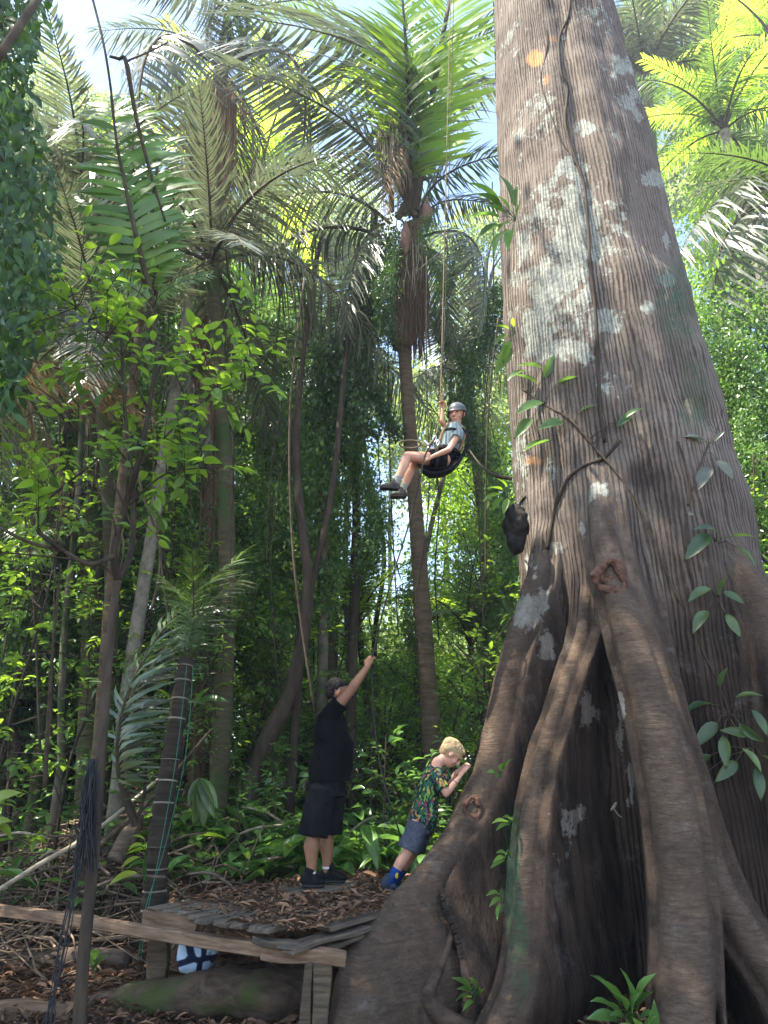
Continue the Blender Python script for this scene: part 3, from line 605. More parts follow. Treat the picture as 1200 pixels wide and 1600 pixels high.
log('fallen_log', 'pale reddish slab of wood in the bottom left corner', 'log', [at(-50, 1590, 5.6), at(40, 1584, 5.6), at(120, 1592, 5.55)], [.07, .09, .05], 'beam')
log('fallen_log', 'short rotten log leaning in the debris beside the ringed palm stem', 'log', [at(178, 1345, 7.3), at(200, 1310, 7.4), at(214, 1275, 7.5)], [.075, .085, .07], 'log')
log('fallen_branch', 'long pale bare stick leaning across the debris heap', 'branch', [at(-20, 1402, 6.4), at(60, 1352, 6.5), at(150, 1298, 6.8), at(250, 1215, 7.4)], [.018, .022, .02, .012], 'stick', 7, .002)
log('fallen_branch', 'dark dead branch slanting behind the platform corner', 'branch', [at(105, 1365, 6.9), at(180, 1300, 7.1), at(240, 1245, 7.3), at(330, 1140, 7.6)], [.02, .025, .02, .012], 'twig', 7, .002)
for k in range(26):
    x, y = rng.uniform(60, 560), rng.uniform(1290, 1400); pa = onz(x, y, .68) if y > 1340 else at(x, y, rng.uniform(7, 8.4)); pa.y = min(pa.y, 8); d = rng.uniform(-1, 1)
    pb = pa + Vector((rng.uniform(-.9, .9), rng.uniform(-.4, .4), rng.uniform(-.05, .28)))
    if pa.z < float(gz(pa.x, pa.y)) + .02: pa.z = float(gz(pa.x, pa.y)) + .04
    if pa.y < 6.7 and pa.x > -1.2: continue
    pb.z = max(pb.z, float(gz(pb.x, pb.y)) + .05)
    lo = log('dead_palm_stalk', 'bare brown dead stalk lying in the debris heap behind the platform', 'stalk', [pa, (pa + pb) / 2 + Vector((0, 0, .05)), pb], [.012, .014, .008], 'stick' if k % 3 == 0 else 'log', 6, .001); lo['group'] = 'dead stalks in the debris heap'
# blue and white cloth bag under the deck
mb = MB(); cb = at(307, 1493, 5.85)
mb.ell(cb, (.135, .11, .13), seg=20, rings=12)
m, nt, b = mat('striped_cloth', (.6, .7, .8), .8, .2)
tx = N(nt, 'ShaderNodeTexCoord'); w1 = N(nt, 'ShaderNodeTexVoronoi', feature='DISTANCE_TO_EDGE', ins={'Scale': 7.5}); nt.links.new(tx.outputs['Object'], w1.inputs['Vector'])
r = ramp(nt, [(.0, (.006, .012, .035)), (.13, (.01, .02, .06)), (.17, (.42, .58, .78)), (.5, (.62, .74, .88))], w1.outputs['Distance']); r.color_ramp.interpolation = 'LINEAR'; nt.links.new(r.outputs[0], b.inputs['Base Color'])
me = mb.remesh('cloth_bag', m, .012, 3, .5, lambda co: fbm(co * 9, 3) * .03); tag(link('cloth_bag', me), 'crumpled light blue and navy cloth bag on the root under the platform', 'bag')
# ------------------------------------------------------------ palms
def frond_mesh(name, h, g, droop, nl=46, ll=.20, lw=.012, sweep=.75, pet=.12, mats=('palm_green', 'twig'), seed=0, vfold=.25, tip=.35, miss=0., jit=.1, r0=.012):
    rg = np.random.default_rng(seed); B = lambda t: (1 - t) ** 2 * np.zeros(3) + 2 * t * (1 - t) * np.array((.33, 0, 2 * h)) + t * t * np.array((1., 0, 0))
    g = np.array(g, float); mb = MB(); ts = np.linspace(0, 1, 12); pts = [B(t) for t in ts]
    mb.tube(pts, np.linspace(r0, .0015, 12), 6, cap=False); V0, f0 = mb.arrays(); V = [V0]; F4 = [f0[0]]; n0 = len(V0); T3 = []; tint = [np.full(n0, .4)]; cnt = n0; mi3 = 0
    for i in range(nl):
        t = pet + (1 - pet) * (i + .5) / nl; b = B(t); Tn = nrm(B(min(t + .02, 1.0)) - B(t - .02)); U = nrm(np.cross(Tn, (0, 1, 0))) * -1
        if U[2] < 0: U = -U
        x = (t - pet) / (1 - pet); l0 = ll * (.55 + .45 * math.sin(min(x * 3.0, 1.57))) * (1 - (1 - tip) * max(0, x - .35) / .65)
        for sgn in (-1, 1):
            if rg.uniform() < miss: continue
            l = l0 * rg.uniform(.85, 1.1); sw = sweep * (.55 + .8 * x) + rg.normal(0, jit)
            d = nrm(np.array((0, sgn, 0)) * 1.0 + Tn * sw + U * (vfold + rg.normal(0, jit))); dr = droop * rg.uniform(.7, 1.3); c = b.copy(); pp = []
            for s_ in (0, .28, .55, .8, 1.0): pp.append(b + d * l * s_ + g * dr * l * s_ ** 2 * .6 )
            wd = nrm(Tn - d * Tn.dot(d)) ; W = [lw * .5, lw, lw * .9, lw * .55, 0]; vs = []
            tw = rg.normal(0, .25); wd = nrm(wd + U * tw)
            for p_, w_ in zip(pp[:4], W[:4]): vs += [p_ - wd * w_ * .5, p_ + wd * w_ * .5]
            vs.append(pp[4]); V.append(np.array(vs)); tint.append(np.full(9, rg.uniform(0, 1)))
            for k in range(3): F4.append(np.array([(cnt + 2 * k, cnt + 2 * k + 1, cnt + 2 * k + 3, cnt + 2 * k + 2)]))
            T3.append((cnt + 6, cnt + 7, cnt + 8)); cnt += 9
    F4 = np.concatenate(F4); T3 = np.array(T3); mi = np.concatenate([np.ones(len(f0[0]), int), np.zeros(len(F4) - len(f0[0]), int), np.zeros(len(T3), int)])
    return mesh_np(name, np.concatenate(V), [F4, T3], [M[mats[0]], M[mats[1]]], mi=mi, attrs={'tint': np.concatenate(tint)})
FR = {}
def fv(k, **kw): FR[k] = [frond_mesh('palm_frond', seed=s, **kw) for s in (1, 2)]
fv('arch', h=.20, g=(0, 0, -1), droop=.9, nl=62, ll=.26, jit=.17, miss=.05)
fv('droopy', h=.26, g=(.15, 0, -1), droop=1.3, nl=60, ll=.36, mats=('palm_grey', 'twig'), vfold=-.15, jit=.22, miss=.08)
fv('grey', h=.20, g=(0, 0, -1), droop=1.15, nl=64, ll=.27, mats=('palm_grey', 'twig'), vfold=.0, jit=.18, miss=.06)
fv('upright', h=.07, g=(-.5, 0, -.5), droop=.35, nl=66, ll=.21, lw=.014, mats=('palm_bright', 'twig'), vfold=.45)
fv('bright', h=.17, g=(0, 0, -1), droop=.7, nl=56, ll=.22, lw=.013, mats=('palm_bright', 'twig'))
fv('hang', h=.10, g=(1, 0, -.3), droop=1.1, nl=50, ll=.26, mats=('palm_grey', 'twig'), vfold=-.1)
fv('dead', h=.10, g=(1, 0, -.3), droop=1.9, nl=58, ll=.34, lw=.008, mats=('palm_dead', 'twig'), vfold=-.3, miss=.15, jit=.25)
fv('broad', h=.14, g=(0, 0, -1), droop=.55, nl=26, ll=.25, lw=.030, mats=('leaf_mid', 'twig'), sweep=.6, tip=.5, jit=.14)
fv('sparse', h=.22, g=(0, 0, -1), droop=1.0, nl=34, ll=.24, lw=.009, mats=('palm_green', 'twig'), miss=.2, jit=.2)
def put(name, me, parent, Mw):
    o = link(name, me, parent); o.matrix_basis = Matrix.Translation(-Vector(parent.location)) @ Mw; return o
def frond(par, kind, P, T, up=(0, 0, 1), roll=0., name='frond', k=None):
    P, T = Vector(P), Vector(T); X = (T - P); L = X.length; X.normalize(); Z = Vector(up); Z = Z - X * Z.dot(X)
    if Z.length < .15: Z = Vector((0, -1, .2)) - X * X.dot(Vector((0, -1, .2)))
    Z.normalize(); Y = Z.cross(X); Mx = Matrix((X, Y, Z)).transposed().to_4x4() @ Matrix.Rotation(roll, 4, 'X')
    return put(name, FR[kind][random.randrange(2) if k is None else k], par, Matrix.Translation(P) @ Mx @ Matrix.Scale(L, 4))
def ringed(pts, r0, r1, m, seg=14, ring=.11, amp=.05, n=None):
    P = smoothpath(pts, 4); Ls = np.concatenate([[0], np.cumsum(np.linalg.norm(np.diff(P, axis=0), axis=1))]); Lt = Ls[-1]; n = n or int(Lt / ring * 4)
    s = np.linspace(0, Lt, n); Q = np.stack([np.interp(s, Ls, P[:, k]) for k in range(3)], -1)
    r = np.interp(s, [0, Lt], [r0, r1]) * (1 + amp * (np.abs(((s / ring) % 1) * 2 - 1) - .5) + .04 * noise(np.stack([s * 1.3, s * 0, s * 0], -1)))
    mb = MB(); mb.tube(Q, r, seg); return Q[0], mb
def palm(label, base, top, r0, r1, m, fr, bend=0., cat='palm tree', group=None, ring=.11, sheath=None, seg=14):
    base = Vector(base); top = Vector(top); base.z = float(gz(base.x, base.y)) - .08
    t = thing('palm_tree', label, cat, base, group); mid = (base + top) / 2 + Vector((bend, 0, 0))
    q, mb = ringed([base, (base * .75 + mid * .25) + Vector((bend * .3, 0, 0)), mid, top], r0, r1, m, seg, ring)
    put('trunk', mb.mesh('trunk', M[m]), t, Matrix.Identity(4))
    for f in fr: frond(t, f[0], f[1], f[2], **(f[3] if len(f) > 3 else {}))
    return t
def radial(C, n, L, kinds, el=(10, 70), seed=0, az0=0):
    rg = random.Random(seed); out = []; C = Vector(C)
    for i in range(n):
        a = az0 + i * 2.39996; e2 = R(el[0] + (el[1] - el[0]) * (1 - i / n) + rg.uniform(-8, 8)); l = L * rg.uniform(.85, 1.1)
        out.append((rg.choice(kinds), C, C + Vector((math.cos(a) * math.cos(e2), math.sin(a) * math.cos(e2), math.sin(e2))) * l))
    return out
M['brown_fibre'] = woodmat('brown_palm_fibre', (.12, .07, .04), (.30, .19, .115), (3, 3, .4), 12, .8)
Y1 = 9.5; c1 = at(645, 345, Y1)
def hangers(P, w, l, n, m, name, par, r=.006, seed=3, taper=.6):
    """a skirt of long dry fibres hanging from P"""
    rg = np.random.default_rng(seed); mb = MB()
    for i in range(n):
        a = rg.uniform(0, 6.28); q = w * math.sqrt(rg.uniform()); p0 = np.array(P) + (math.cos(a) * q, math.sin(a) * q, rg.uniform(-.12, .05) * l); ll = l * rg.uniform(.45, 1.0)
        e1 = p0 + np.array((rg.normal(0, .1) * w * 2, rg.normal(0, .1) * w, -ll)); md = (p0 + e1) / 2 + rg.normal(0, .12, 3) * w
        mb.tube([p0, md, e1], [r, r * rg.uniform(.7, 1.5), r * .4], 4, cap=False)
    return put(name, mb.mesh(name, M[m]), par, Matrix.Identity(4))
# the palm in the middle
P1 = palm('tall central palm with ringed trunk that passes behind the swinging child', at(684, 1175, 9.6), at(627, 480, Y1), .125, .095, 'palm_trunk', [
    ('upright', at(640, 330, Y1), at(622, -70, Y1 - .4), dict(up=(0, -1, 0), roll=.1)), ('upright', at(648, 330, Y1), at(722, -90, Y1 + .5), dict(up=(0, -1, 0))),
    ('arch', at(650, 340, Y1), at(810, 30, Y1 + .3)), ('arch', at(655, 350, Y1), at(845, 235, Y1 + .1)), ('grey', at(655, 360, Y1 + .2), at(800, 330, Y1 + 1)),
    ('droopy', at(660, 370, Y1), at(752, 500, Y1 - .6)), ('grey', at(655, 345, Y1 + .1), at(778, 130, Y1 + 1.2)),
    ('grey', at(612, 330, Y1), at(345, 100, Y1 - .5)), ('droopy', at(622, 340, Y1), at(400, 30, Y1 + .6)), ('arch', at(630, 335, Y1), at(490, 40, Y1 + 1)),
    ('droopy', at(610, 350, Y1), at(372, 350, Y1 - .6)), ('grey', at(612, 375, Y1), at(352, 470, Y1 - .8)), ('bright', at(632, 335, Y1 + .2), at(505, 120, Y1 + 1.8)),
    ('hang', at(600, 350, Y1), at(540, 520, Y1 - .5)), ('dead', at(628, 215, Y1 - .4), at(600, 330, Y1 - .5)), ('hang', at(660, 370, Y1), at(702, 560, Y1 + .4)), ('sparse', at(640, 340, Y1), at(560, 150, Y1 - 1.2))])
mb = MB(); pp = [at(627, 545, Y1), at(634, 490, Y1), at(640, 420, Y1), at(646, 350, Y1)]
mb.tube(smoothpath(pp, 8), np.interp(np.linspace(0, 1, 25), [0, .12, .6, 1], [.15, .20, .21, .15]), 18); me = mb.remesh('crown_shaft', M['fibre'], .03, 1, .3, lambda co: fbm(co * (14, 14, 3), 3) * .05); put('crown_shaft', me, P1, Matrix.Identity(4))
hangers(at(640, 400, Y1), .26, 2.0, 300, 'fibre', 'hanging_fibre', P1, .011)
hangers(at(640, 390, Y1), .30, 1.2, 110, 'stick', 'hanging_fibre', P1, .008, 6)
hangers(at(612, 200, Y1 - .4), .26, 1.3, 200, 'stick', 'dry_flower_spray', P1, .006, 5)
M['spathe'] = woodmat('palm_spathe_skin', (.17, .09, .07), (.34, .20, .15), (1, 1, .3), 10, .3)
for (x, y, rz_) in ((634, 372, 0), (667, 335, .5)):
    mb = MB(); s0 = at(x, y + 26, Y1 - .35); s1 = at(x, y - 28, Y1 - .35); mb.tube([s0, s0.lerp(s1, .3), s0.lerp(s1, .65), s1], [.02, .085, .08, .008], 10); put('flower_spathe', mb.mesh('flower_spathe', M['spathe']), P1, Matrix.Identity(4))
# the tall one left of it with the brown skirt
Y2 = 10.5; c2 = at(345, 110, Y2)
P2 = palm('tall palm left of centre with a long brown skirt of dead fibres', at(318, 1130, 10.3), at(348, 120, Y2), .14, .13, 'palm_trunk_mossy', [
    ('droopy', c2, at(150, 50, Y2 - .6)), ('droopy', c2, at(190, 110, Y2 - 1)), ('droopy', c2, at(225, 300, Y2 - 1.4)), ('grey', c2, at(500, 105, Y2 - .6)), ('droopy', c2, at(470, 250, Y2 - 1.2)),
    ('grey', c2, at(420, -60, Y2)), ('arch', c2, at(300, -90, Y2)), ('grey', c2, at(215, -30, Y2 + .8)), ('arch', c2, at(520, 0, Y2 + .8)), ('hang', c2, at(265, 330, Y2 + 1.2)), ('hang', c2, at(420, 330, Y2 + .4)),
    ('dead', c2, at(318, 330, Y2 - .5)), ('dead', c2, at(350, 350, Y2 - .4)), ('dead', at(335, 200, Y2), at(300, 420, Y2 - .4))])
hangers(at(338, 150, Y2 - 1.0), .36, 3.4, 620, 'brown_fibre', 'fibre_skirt', P2, .012, 8)
hangers(at(330, 480, Y2), .30, 2.6, 220, 'fibre', 'fibre_skirt', P2, .010, 9)
# shorter palms whose crowns hang in the middle distance
def mk(label, base, C, L, n, kinds, r=.12, el=(-35, 70), seed=1, m='palm_trunk_mossy', extra=(), group=None, trunk_lean=.2):
    return palm(label, base, C, r, r * .8, m, radial(C, n, L, kinds, el, seed) + list(extra), bend=trunk_lean, group=group, seg=10)
c = at(330, 410, 8.2); mk('shaded palm with drooping grey fronds just below the brown skirt', at(345, 1120, 8.6), c, 2.5, 13, ['droopy', 'hang', 'grey'], .12, (-60, 60), 3)
c = at(120, 330, 9.0); mk('grey palm on the left whose fronds show pale slatted leaflets', at(150, 1150, 9.2), c, 2.9, 13, ['grey', 'droopy', 'arch'], .13, (-45, 60), 5)
c = at(150, 520, 7.6); mk('small drooping palm half hidden behind the bright green sapling', at(170, 1150, 8.2), c, 1.9, 11, ['hang', 'droopy'], .09, (-60, 40), 7)
c = at(-20, 560, 5.6); mk('palm at the left edge with dry greyish leaflets', at(-60, 1300, 6.2), c, 1.5, 9, ['hang', 'grey', 'dead'], .09, (-60, 40), 9)
c = at(728, 590, 12.5); mk('small dark palm between the swing rope and the giant trunk', at(760, 1120, 12.5), c, 2.0, 13, ['droopy', 'grey'], .11, (-45, 70), 11)
c = at(500, 560, 11.5); mk('vine choked palm left of the central palm', at(505, 1110, 11.5), c, 2.6, 12, ['droopy', 'hang', 'sparse'], .12, (-70, 50), 13)
c = at(385, 700, 12.5); mk('low palm in the shade behind the tall pale trunks', at(400, 1100, 12.5), c, 2.6, 12, ['arch', 'sparse', 'grey'], .10, (-30, 70), 15)
c = at(560, 980, 13); mk('stemless young palm glowing behind the man with the rope', at(560, 1120, 13), c, 2.2, 10, ['bright', 'arch'], .08, (10, 70), 17)
c = at(400, 300, 15.5); mk('distant bright palm showing through between the two tallest palms', at(410, 1100, 15.5), c, 4.2, 13, ['bright', 'arch'], .16, (-10, 75), 19)
c = at(735, 1010, 11); mk('small understory palm against the left buttress', at(735, 1130, 11), c, 1.7, 9, ['sparse', 'arch'], .06, (-10, 70), 21)
c = at(60, 860, 9.5); mk('low shaded palm at the left behind the forked stem', at(60, 1170, 9.5), c, 2.0, 11, ['arch', 'grey'], .08, (-30, 70), 23)
# right of the giant
c4 = at(1132, 205, 14.5); P4 = palm('slim sunlit palm right of the giant trunk with pale ringed stem', at(1290, 1120, 15.5), c4, .17, .13, 'trunk_pale', radial(c4, 17, 3.4, ['bright', 'arch', 'bright'], (-30, 80), 31), bend=.5)
c5 = at(1290, 330, 10.5); mk('dark palm hanging in from the right edge', at(1400, 1120, 10.5), c5, 3.0, 8, ['arch', 'droopy'], .16, (-20, 60), 33, extra=[('droopy', c5, at(1062, 395, 10)), ('droopy', c5, at(1085, 300, 11)), ('broad', at(1290, 400, 10), at(1080, 445, 10.0)), ('droopy', c5, at(1120, 520, 10))])
c6 = at(1010, 120, 17); mk('tall bluish palm mostly hidden behind the top of the giant trunk', at(1040, 1100, 17), c6, 4.4, 15, ['grey', 'arch'], .2, (-30, 75), 35)
c7 = at(1210, 60, 20); mk('far sunlit palm in the top right corner', at(1230, 1100, 20), c7, 4.6, 15, ['bright'], .2, (-30, 75), 37)
# fronds in front: arching frond beside the ringed stem
yp = thing('young_palm', 'young palm with one big arching silvery frond left of the ringed stem', 'palm', at(212, 1290, 6.6))
frond(yp, 'arch', at(212, 1290, 6.6), at(385, 862, 6.9), up=(-.6, -.5, .5), k=0); frond(yp, 'grey', at(214, 1285, 6.7), at(372, 905, 7.1), up=(-.7, -.3, .5), k=1)
frond(yp, 'sparse', at(212, 1290, 6.6), at(150, 1060, 7.0), k=0)
M['stem_bands'] = woodmat('banded_palm_stem', (.016, .012, .009), (.06, .045, .03), (1, 1, 9), 4, .5)
q, mb = ringed([at(238, 1440, 6.0), at(250, 1300, 6.02), at(272, 1150, 6.1), at(291, 1030, 6.2)], .092, .062, 'x', 16, .13, .22); yst = thing('ringed_palm_stem', 'cut dark palm stem with pale rings at the left corner of the platform', 'palm stem', (q[0], q[1], q[2])); put('stem', mb.mesh('stem', M['stem_bands']), yst, Matrix.Identity(4))
for tx_, ty_, tY in ((250, 900, 6.4), (345, 930, 6.5), (300, 860, 6.0), (230, 1010, 5.9), (370, 1010, 6.1)): frond(yst, 'arch', at(291, 1035, 6.2), at(tx_, ty_, tY))
mb = MB()
M['band'] = woodmat('leaf_scar', (.13, .11, .085), (.26, .225, .18), (1, 1, 1), 20, .3)
Pq = smoothpath([at(238, 1440, 6.0), at(250, 1300, 6.02), at(272, 1150, 6.1), at(291, 1030, 6.2)], 6)
for k, t in enumerate(np.arange(.06, 1.0, .074)):
    c = np.array([np.interp(t, np.linspace(0, 1, len(Pq)), Pq[:, a]) for a in range(3)]); c2_ = np.array([np.interp(t + .006, np.linspace(0, 1, len(Pq)), Pq[:, a]) for a in range(3)]); r = np.interp(t, [0, 1], [.094, .066])
    mb2 = MB(); mb2.tube([c, c2_], [r + .001, r], 16); put('leaf_scar', mb2.mesh('leaf_scar', M['band']), yst, Matrix.Identity(4))

MARKS = [(60, 300, 'beside the dark vine covered tree'), (230, 280, 'beside the ladder leaf climber'), (340, 250, 'beside the brown fibre skirt'), (460, 180, 'between the two tallest palms'), (640, 200, 'at the central palm crown'), (640, 470, 'at the fibrous neck of the central palm'), (720, 520, 'left of the giant trunk above the child'),
         (540, 600, 'left of the swinging child'), (760, 700, 'between the child and the giant trunk'), (420, 560, 'left of the central palm trunk'), (330, 640, 'behind the bright sapling tips'), (200, 620, 'behind the forked sapling crown'), (60, 600, 'at the dry fronds on the left edge'), (40, 850, 'behind the bare side branches of the sapling'), (240, 850, 'beside the pale mottled trunk'),
         (360, 860, 'above the arching young palm frond'), (480, 860, 'above the man in black'), (600, 860, 'under the feet of the swinging child'), (720, 880, 'beside the black termite nest'), (740, 1050, 'above the leaning boy'), (100, 1250, 'in the debris heap at the left'), (270, 1230, 'beside the drooping fan leaf seedling'), (390, 1290, 'behind the left half of the platform'), (450, 1240, 'just left of the man in black'), (570, 1290, 'between the man and the boy low down'), (560, 1180, 'right of the chest of the man'), (640, 1220, 'just left of the leaning boy'), (690, 1110, 'behind the head of the boy'), (400, 1160, 'at the foot of the twisted strangler stems'), (200, 1180, 'between the cord bundle and the ringed palm stem'), (20, 1180, 'at the left edge above the debris'), (620, 1060, 'beside the raised hand of the man'), (430, 1050, 'beside the twisted strangler stems'), (300, 1080, 'behind the ringed palm stem'), (150, 1050, 'behind the fork stem low down'), (30, 1080, 'low at the left edge'),
         (1060, 120, 'behind the upper right side of the giant trunk'), (1160, 80, 'in the top right corner'), (1160, 300, 'beside the slim sunlit palm'), (1150, 520, 'under the dark fronds at the right edge'), (1190, 700, 'right of the giant trunk at mid height'), (1200, 950, 'low behind the right buttresses')]
def place(px, py): return min(MARKS, key=lambda q: (q[0] - px) ** 2 + (q[1] - py) ** 2)[2]
def pix(p):
    d = p[1] * CP + (p[2] - EYE) * SP; return 600 + F * p[0] / d, 800 - F * (-p[1] * SP + (p[2] - EYE) * CP) / d
# ------------------------------------------------------------ broad-leaved trees of the forest wall
def crown_mesh(name, m, n, leaf, seed, rad=(2.6, 2.6, 2.2), clumps=60, spread=.42):
    rg = np.random.default_rng(seed); lb = LB(); C = rg.normal(size=(clumps, 3)); C = nrm(C) * rg.uniform(.35, 1, (clumps, 1)) ** .6 * np.array(rad)
    C += fbm(C * .8, 2)[:, None] * .5; sz = rg.uniform(.5, 1.3, clumps); idx = rg.integers(0, clumps, n)
    off = rg.normal(size=(n, 3)) * (sz[idx] * spread)[:, None] * (1, 1, .62); P = C[idx] + off
    D = nrm(off + rg.normal(0, .5, (n, 3)) + (0, 0, -.25)); Nn = nrm(rg.normal(0, .55, (n, 3)) + (0, 0, 1)); L = leaf * rg.uniform(.6, 1.3, n)
    lb.put(P, D, Nn, L, L * .5, T4); me = lb.mesh(name, m); mb = MB()
    for k in range(0, clumps, 2): mb.tube([(0, 0, -rad[2] * .9), C[k] * .45 + (0, 0, -.3), C[k]], [.07, .035, .01], 5, cap=False)
    return me, mb.mesh('limbs', M['trunk_dark'])
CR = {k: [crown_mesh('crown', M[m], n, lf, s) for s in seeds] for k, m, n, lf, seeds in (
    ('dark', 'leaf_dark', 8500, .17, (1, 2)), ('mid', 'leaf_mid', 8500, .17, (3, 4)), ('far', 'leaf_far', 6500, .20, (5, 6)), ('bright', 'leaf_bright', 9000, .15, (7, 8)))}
def tree(kind, C, s, label, group, base=None, r=.12, tm='trunk_grey', v=None):
    C = Vector(C); b = Vector(base) if base else Vector((C.x + random.uniform(-.4, .4), C.y, 0)); b.z = float(gz(b.x, b.y)) - .1
    t = thing('jungle_tree', label, 'tree', b, group); me, lm = CR[kind][random.randrange(2) if v is None else v]
    Mx = Matrix.Translation(C) @ Matrix.Rotation(random.uniform(0, 6.28), 4, 'Z') @ Matrix.Scale(s, 4)
    put('crown', me, t, Mx); put('limbs', lm, t, Mx)
    mb = MB(); top = C + Vector((0, 0, -.9 * 2.2 * s)) if C.z - 2 * s > b.z + .5 else C
    mid = (b + top) / 2 + Vector((random.uniform(-.3, .3), 0, 0)); Pth = smoothpath([b, mid, top], 5); mb.tube(Pth, np.linspace(r, r * .7, len(Pth)), 9); put('trunk', mb.mesh('trunk', M[tm]), t, Matrix.Identity(4))
    return t
GL = {'dark': 'dark shaded broadleaf tree', 'mid': 'mid green broadleaf tree', 'far': 'hazy pale green far tree', 'bright': 'bright leafy tree'}
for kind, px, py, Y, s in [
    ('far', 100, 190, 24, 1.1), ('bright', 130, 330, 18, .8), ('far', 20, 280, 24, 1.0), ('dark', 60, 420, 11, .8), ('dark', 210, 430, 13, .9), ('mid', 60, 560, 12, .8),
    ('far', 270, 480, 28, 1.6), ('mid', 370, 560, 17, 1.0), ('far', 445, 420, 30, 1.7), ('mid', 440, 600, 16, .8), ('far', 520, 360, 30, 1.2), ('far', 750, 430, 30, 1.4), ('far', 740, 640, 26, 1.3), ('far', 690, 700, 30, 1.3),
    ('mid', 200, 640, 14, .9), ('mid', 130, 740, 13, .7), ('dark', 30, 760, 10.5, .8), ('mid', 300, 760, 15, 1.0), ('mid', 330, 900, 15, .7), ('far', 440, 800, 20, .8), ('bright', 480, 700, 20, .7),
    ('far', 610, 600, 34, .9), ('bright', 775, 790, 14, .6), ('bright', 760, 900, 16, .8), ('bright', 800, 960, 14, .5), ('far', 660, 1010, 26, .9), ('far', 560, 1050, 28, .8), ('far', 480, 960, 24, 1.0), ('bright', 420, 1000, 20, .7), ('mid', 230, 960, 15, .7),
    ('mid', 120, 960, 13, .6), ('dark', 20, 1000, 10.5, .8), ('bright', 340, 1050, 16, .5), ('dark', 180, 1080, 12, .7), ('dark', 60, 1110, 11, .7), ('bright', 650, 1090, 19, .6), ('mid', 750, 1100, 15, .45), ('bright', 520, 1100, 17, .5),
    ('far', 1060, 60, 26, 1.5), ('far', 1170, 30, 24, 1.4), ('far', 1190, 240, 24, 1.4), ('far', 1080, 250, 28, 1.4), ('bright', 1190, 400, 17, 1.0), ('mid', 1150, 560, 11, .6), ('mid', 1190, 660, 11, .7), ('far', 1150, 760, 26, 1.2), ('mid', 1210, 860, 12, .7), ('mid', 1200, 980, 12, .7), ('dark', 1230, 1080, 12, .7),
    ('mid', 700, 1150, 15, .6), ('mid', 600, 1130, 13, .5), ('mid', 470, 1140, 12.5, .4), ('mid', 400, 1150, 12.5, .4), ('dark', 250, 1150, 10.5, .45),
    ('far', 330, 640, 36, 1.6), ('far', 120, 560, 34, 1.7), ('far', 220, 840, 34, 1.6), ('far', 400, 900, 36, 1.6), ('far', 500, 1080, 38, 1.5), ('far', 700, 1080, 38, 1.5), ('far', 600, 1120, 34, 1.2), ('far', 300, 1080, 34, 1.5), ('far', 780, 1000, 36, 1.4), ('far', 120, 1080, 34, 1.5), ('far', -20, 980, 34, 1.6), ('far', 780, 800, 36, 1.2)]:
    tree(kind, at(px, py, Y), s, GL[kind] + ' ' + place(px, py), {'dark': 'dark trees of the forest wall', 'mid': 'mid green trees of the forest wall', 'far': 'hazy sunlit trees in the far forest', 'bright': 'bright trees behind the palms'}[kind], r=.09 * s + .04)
# slender trunks one can tell apart
def pole(label, pts, r0, r1, m, cat='tree', name='tree_trunk', seg=12, nz=.07):
    P = smoothpath(pts, 8); P[0][2] = min(P[0][2], float(gz(P[0][0], P[0][1])) - .05) if len(P) else 0
    r = np.linspace(r0, r1, len(P)); mb = MB(); mb.tube(P, r, seg); V, f = mb.arrays(); c = np.repeat(P, seg, 0); d = V[:len(c)] - c; V[:len(c)] = c + d * (1 + nz * 2 * fbm(V[:len(c)] * 3.1, 3))[:, None]
    return tag(link(name, mesh_np(name, V - P[0], f, M[m]), loc=P[0]), label, cat)
pole('pale lichen mottled trunk leaning right behind the forked stem', [at(185, 1230, 8), at(200, 1080, 8), at(222, 930, 8), at(243, 800, 8), at(262, 680, 8), at(285, 540, 8), at(300, 420, 8)], .085, .06, 'trunk_pale')
pole('straight grey trunk directly behind the man', [at(500, 1200, 10.5), at(504, 1040, 10.5), at(505, 900, 10.5), at(503, 760, 10.5), at(500, 600, 10.5)], .085, .07, 'trunk_grey')
pole('thin pale trunk just right of the man', [at(545, 1150, 13), at(543, 980, 13), at(540, 860, 13), at(548, 700, 13), at(560, 520, 13)], .07, .04, 'trunk_pale')
pole('brown fibrous palm trunk under the tall skirted palm', [at(312, 1180, 9.4), at(318, 1000, 9.4), at(325, 800, 9.4), at(335, 560, 9.4)], .13, .12, 'fibre')
pole('yellowish ringed trunk left of the pale trunk', [at(150, 1230, 7.4), at(160, 1080, 7.4), at(172, 930, 7.4), at(190, 760, 7.4), at(212, 560, 7.4), at(226, 430, 7.4)], .062, .045, 'palm_trunk')
pole('leaning dark stem at the far left', [at(30, 1180, 9), at(-5, 1010, 9), at(60, 800, 9), at(110, 640, 9), at(140, 430, 9)], .06, .04, 'trunk_dark')
pole('thin upright stem at the far left of the understory', [at(95, 1210, 8.2), at(100, 1000, 8.2), at(120, 800, 8.2), at(130, 640, 8.2), at(150, 420, 8.2)], .045, .03, 'trunk_grey')
pole('slim trunk against the bright gap under the child', [at(590, 1150, 14), at(585, 1000, 14), at(600, 860, 14), at(570, 700, 14), at(560, 500, 14)], .06, .03, 'trunk_dark')
pole('slim mossy trunk between the boy and the man', [at(655, 1160, 12.5), at(652, 1000, 12.5), at(668, 850, 12.5), at(700, 700, 12.5), at(705, 520, 12.5)], .06, .03, 'trunk_grey')
pole('dark twisted strangler stems leaning right behind the man', [at(392, 1225, 8.8), at(415, 1160, 8.8), at(450, 1090, 8.8), at(472, 1000, 8.8), at(480, 900, 8.8), at(462, 700, 9), at(480, 500, 9.2), at(500, 380, 9.3)], .12, .03, 'trunk_dark', nz=.2)
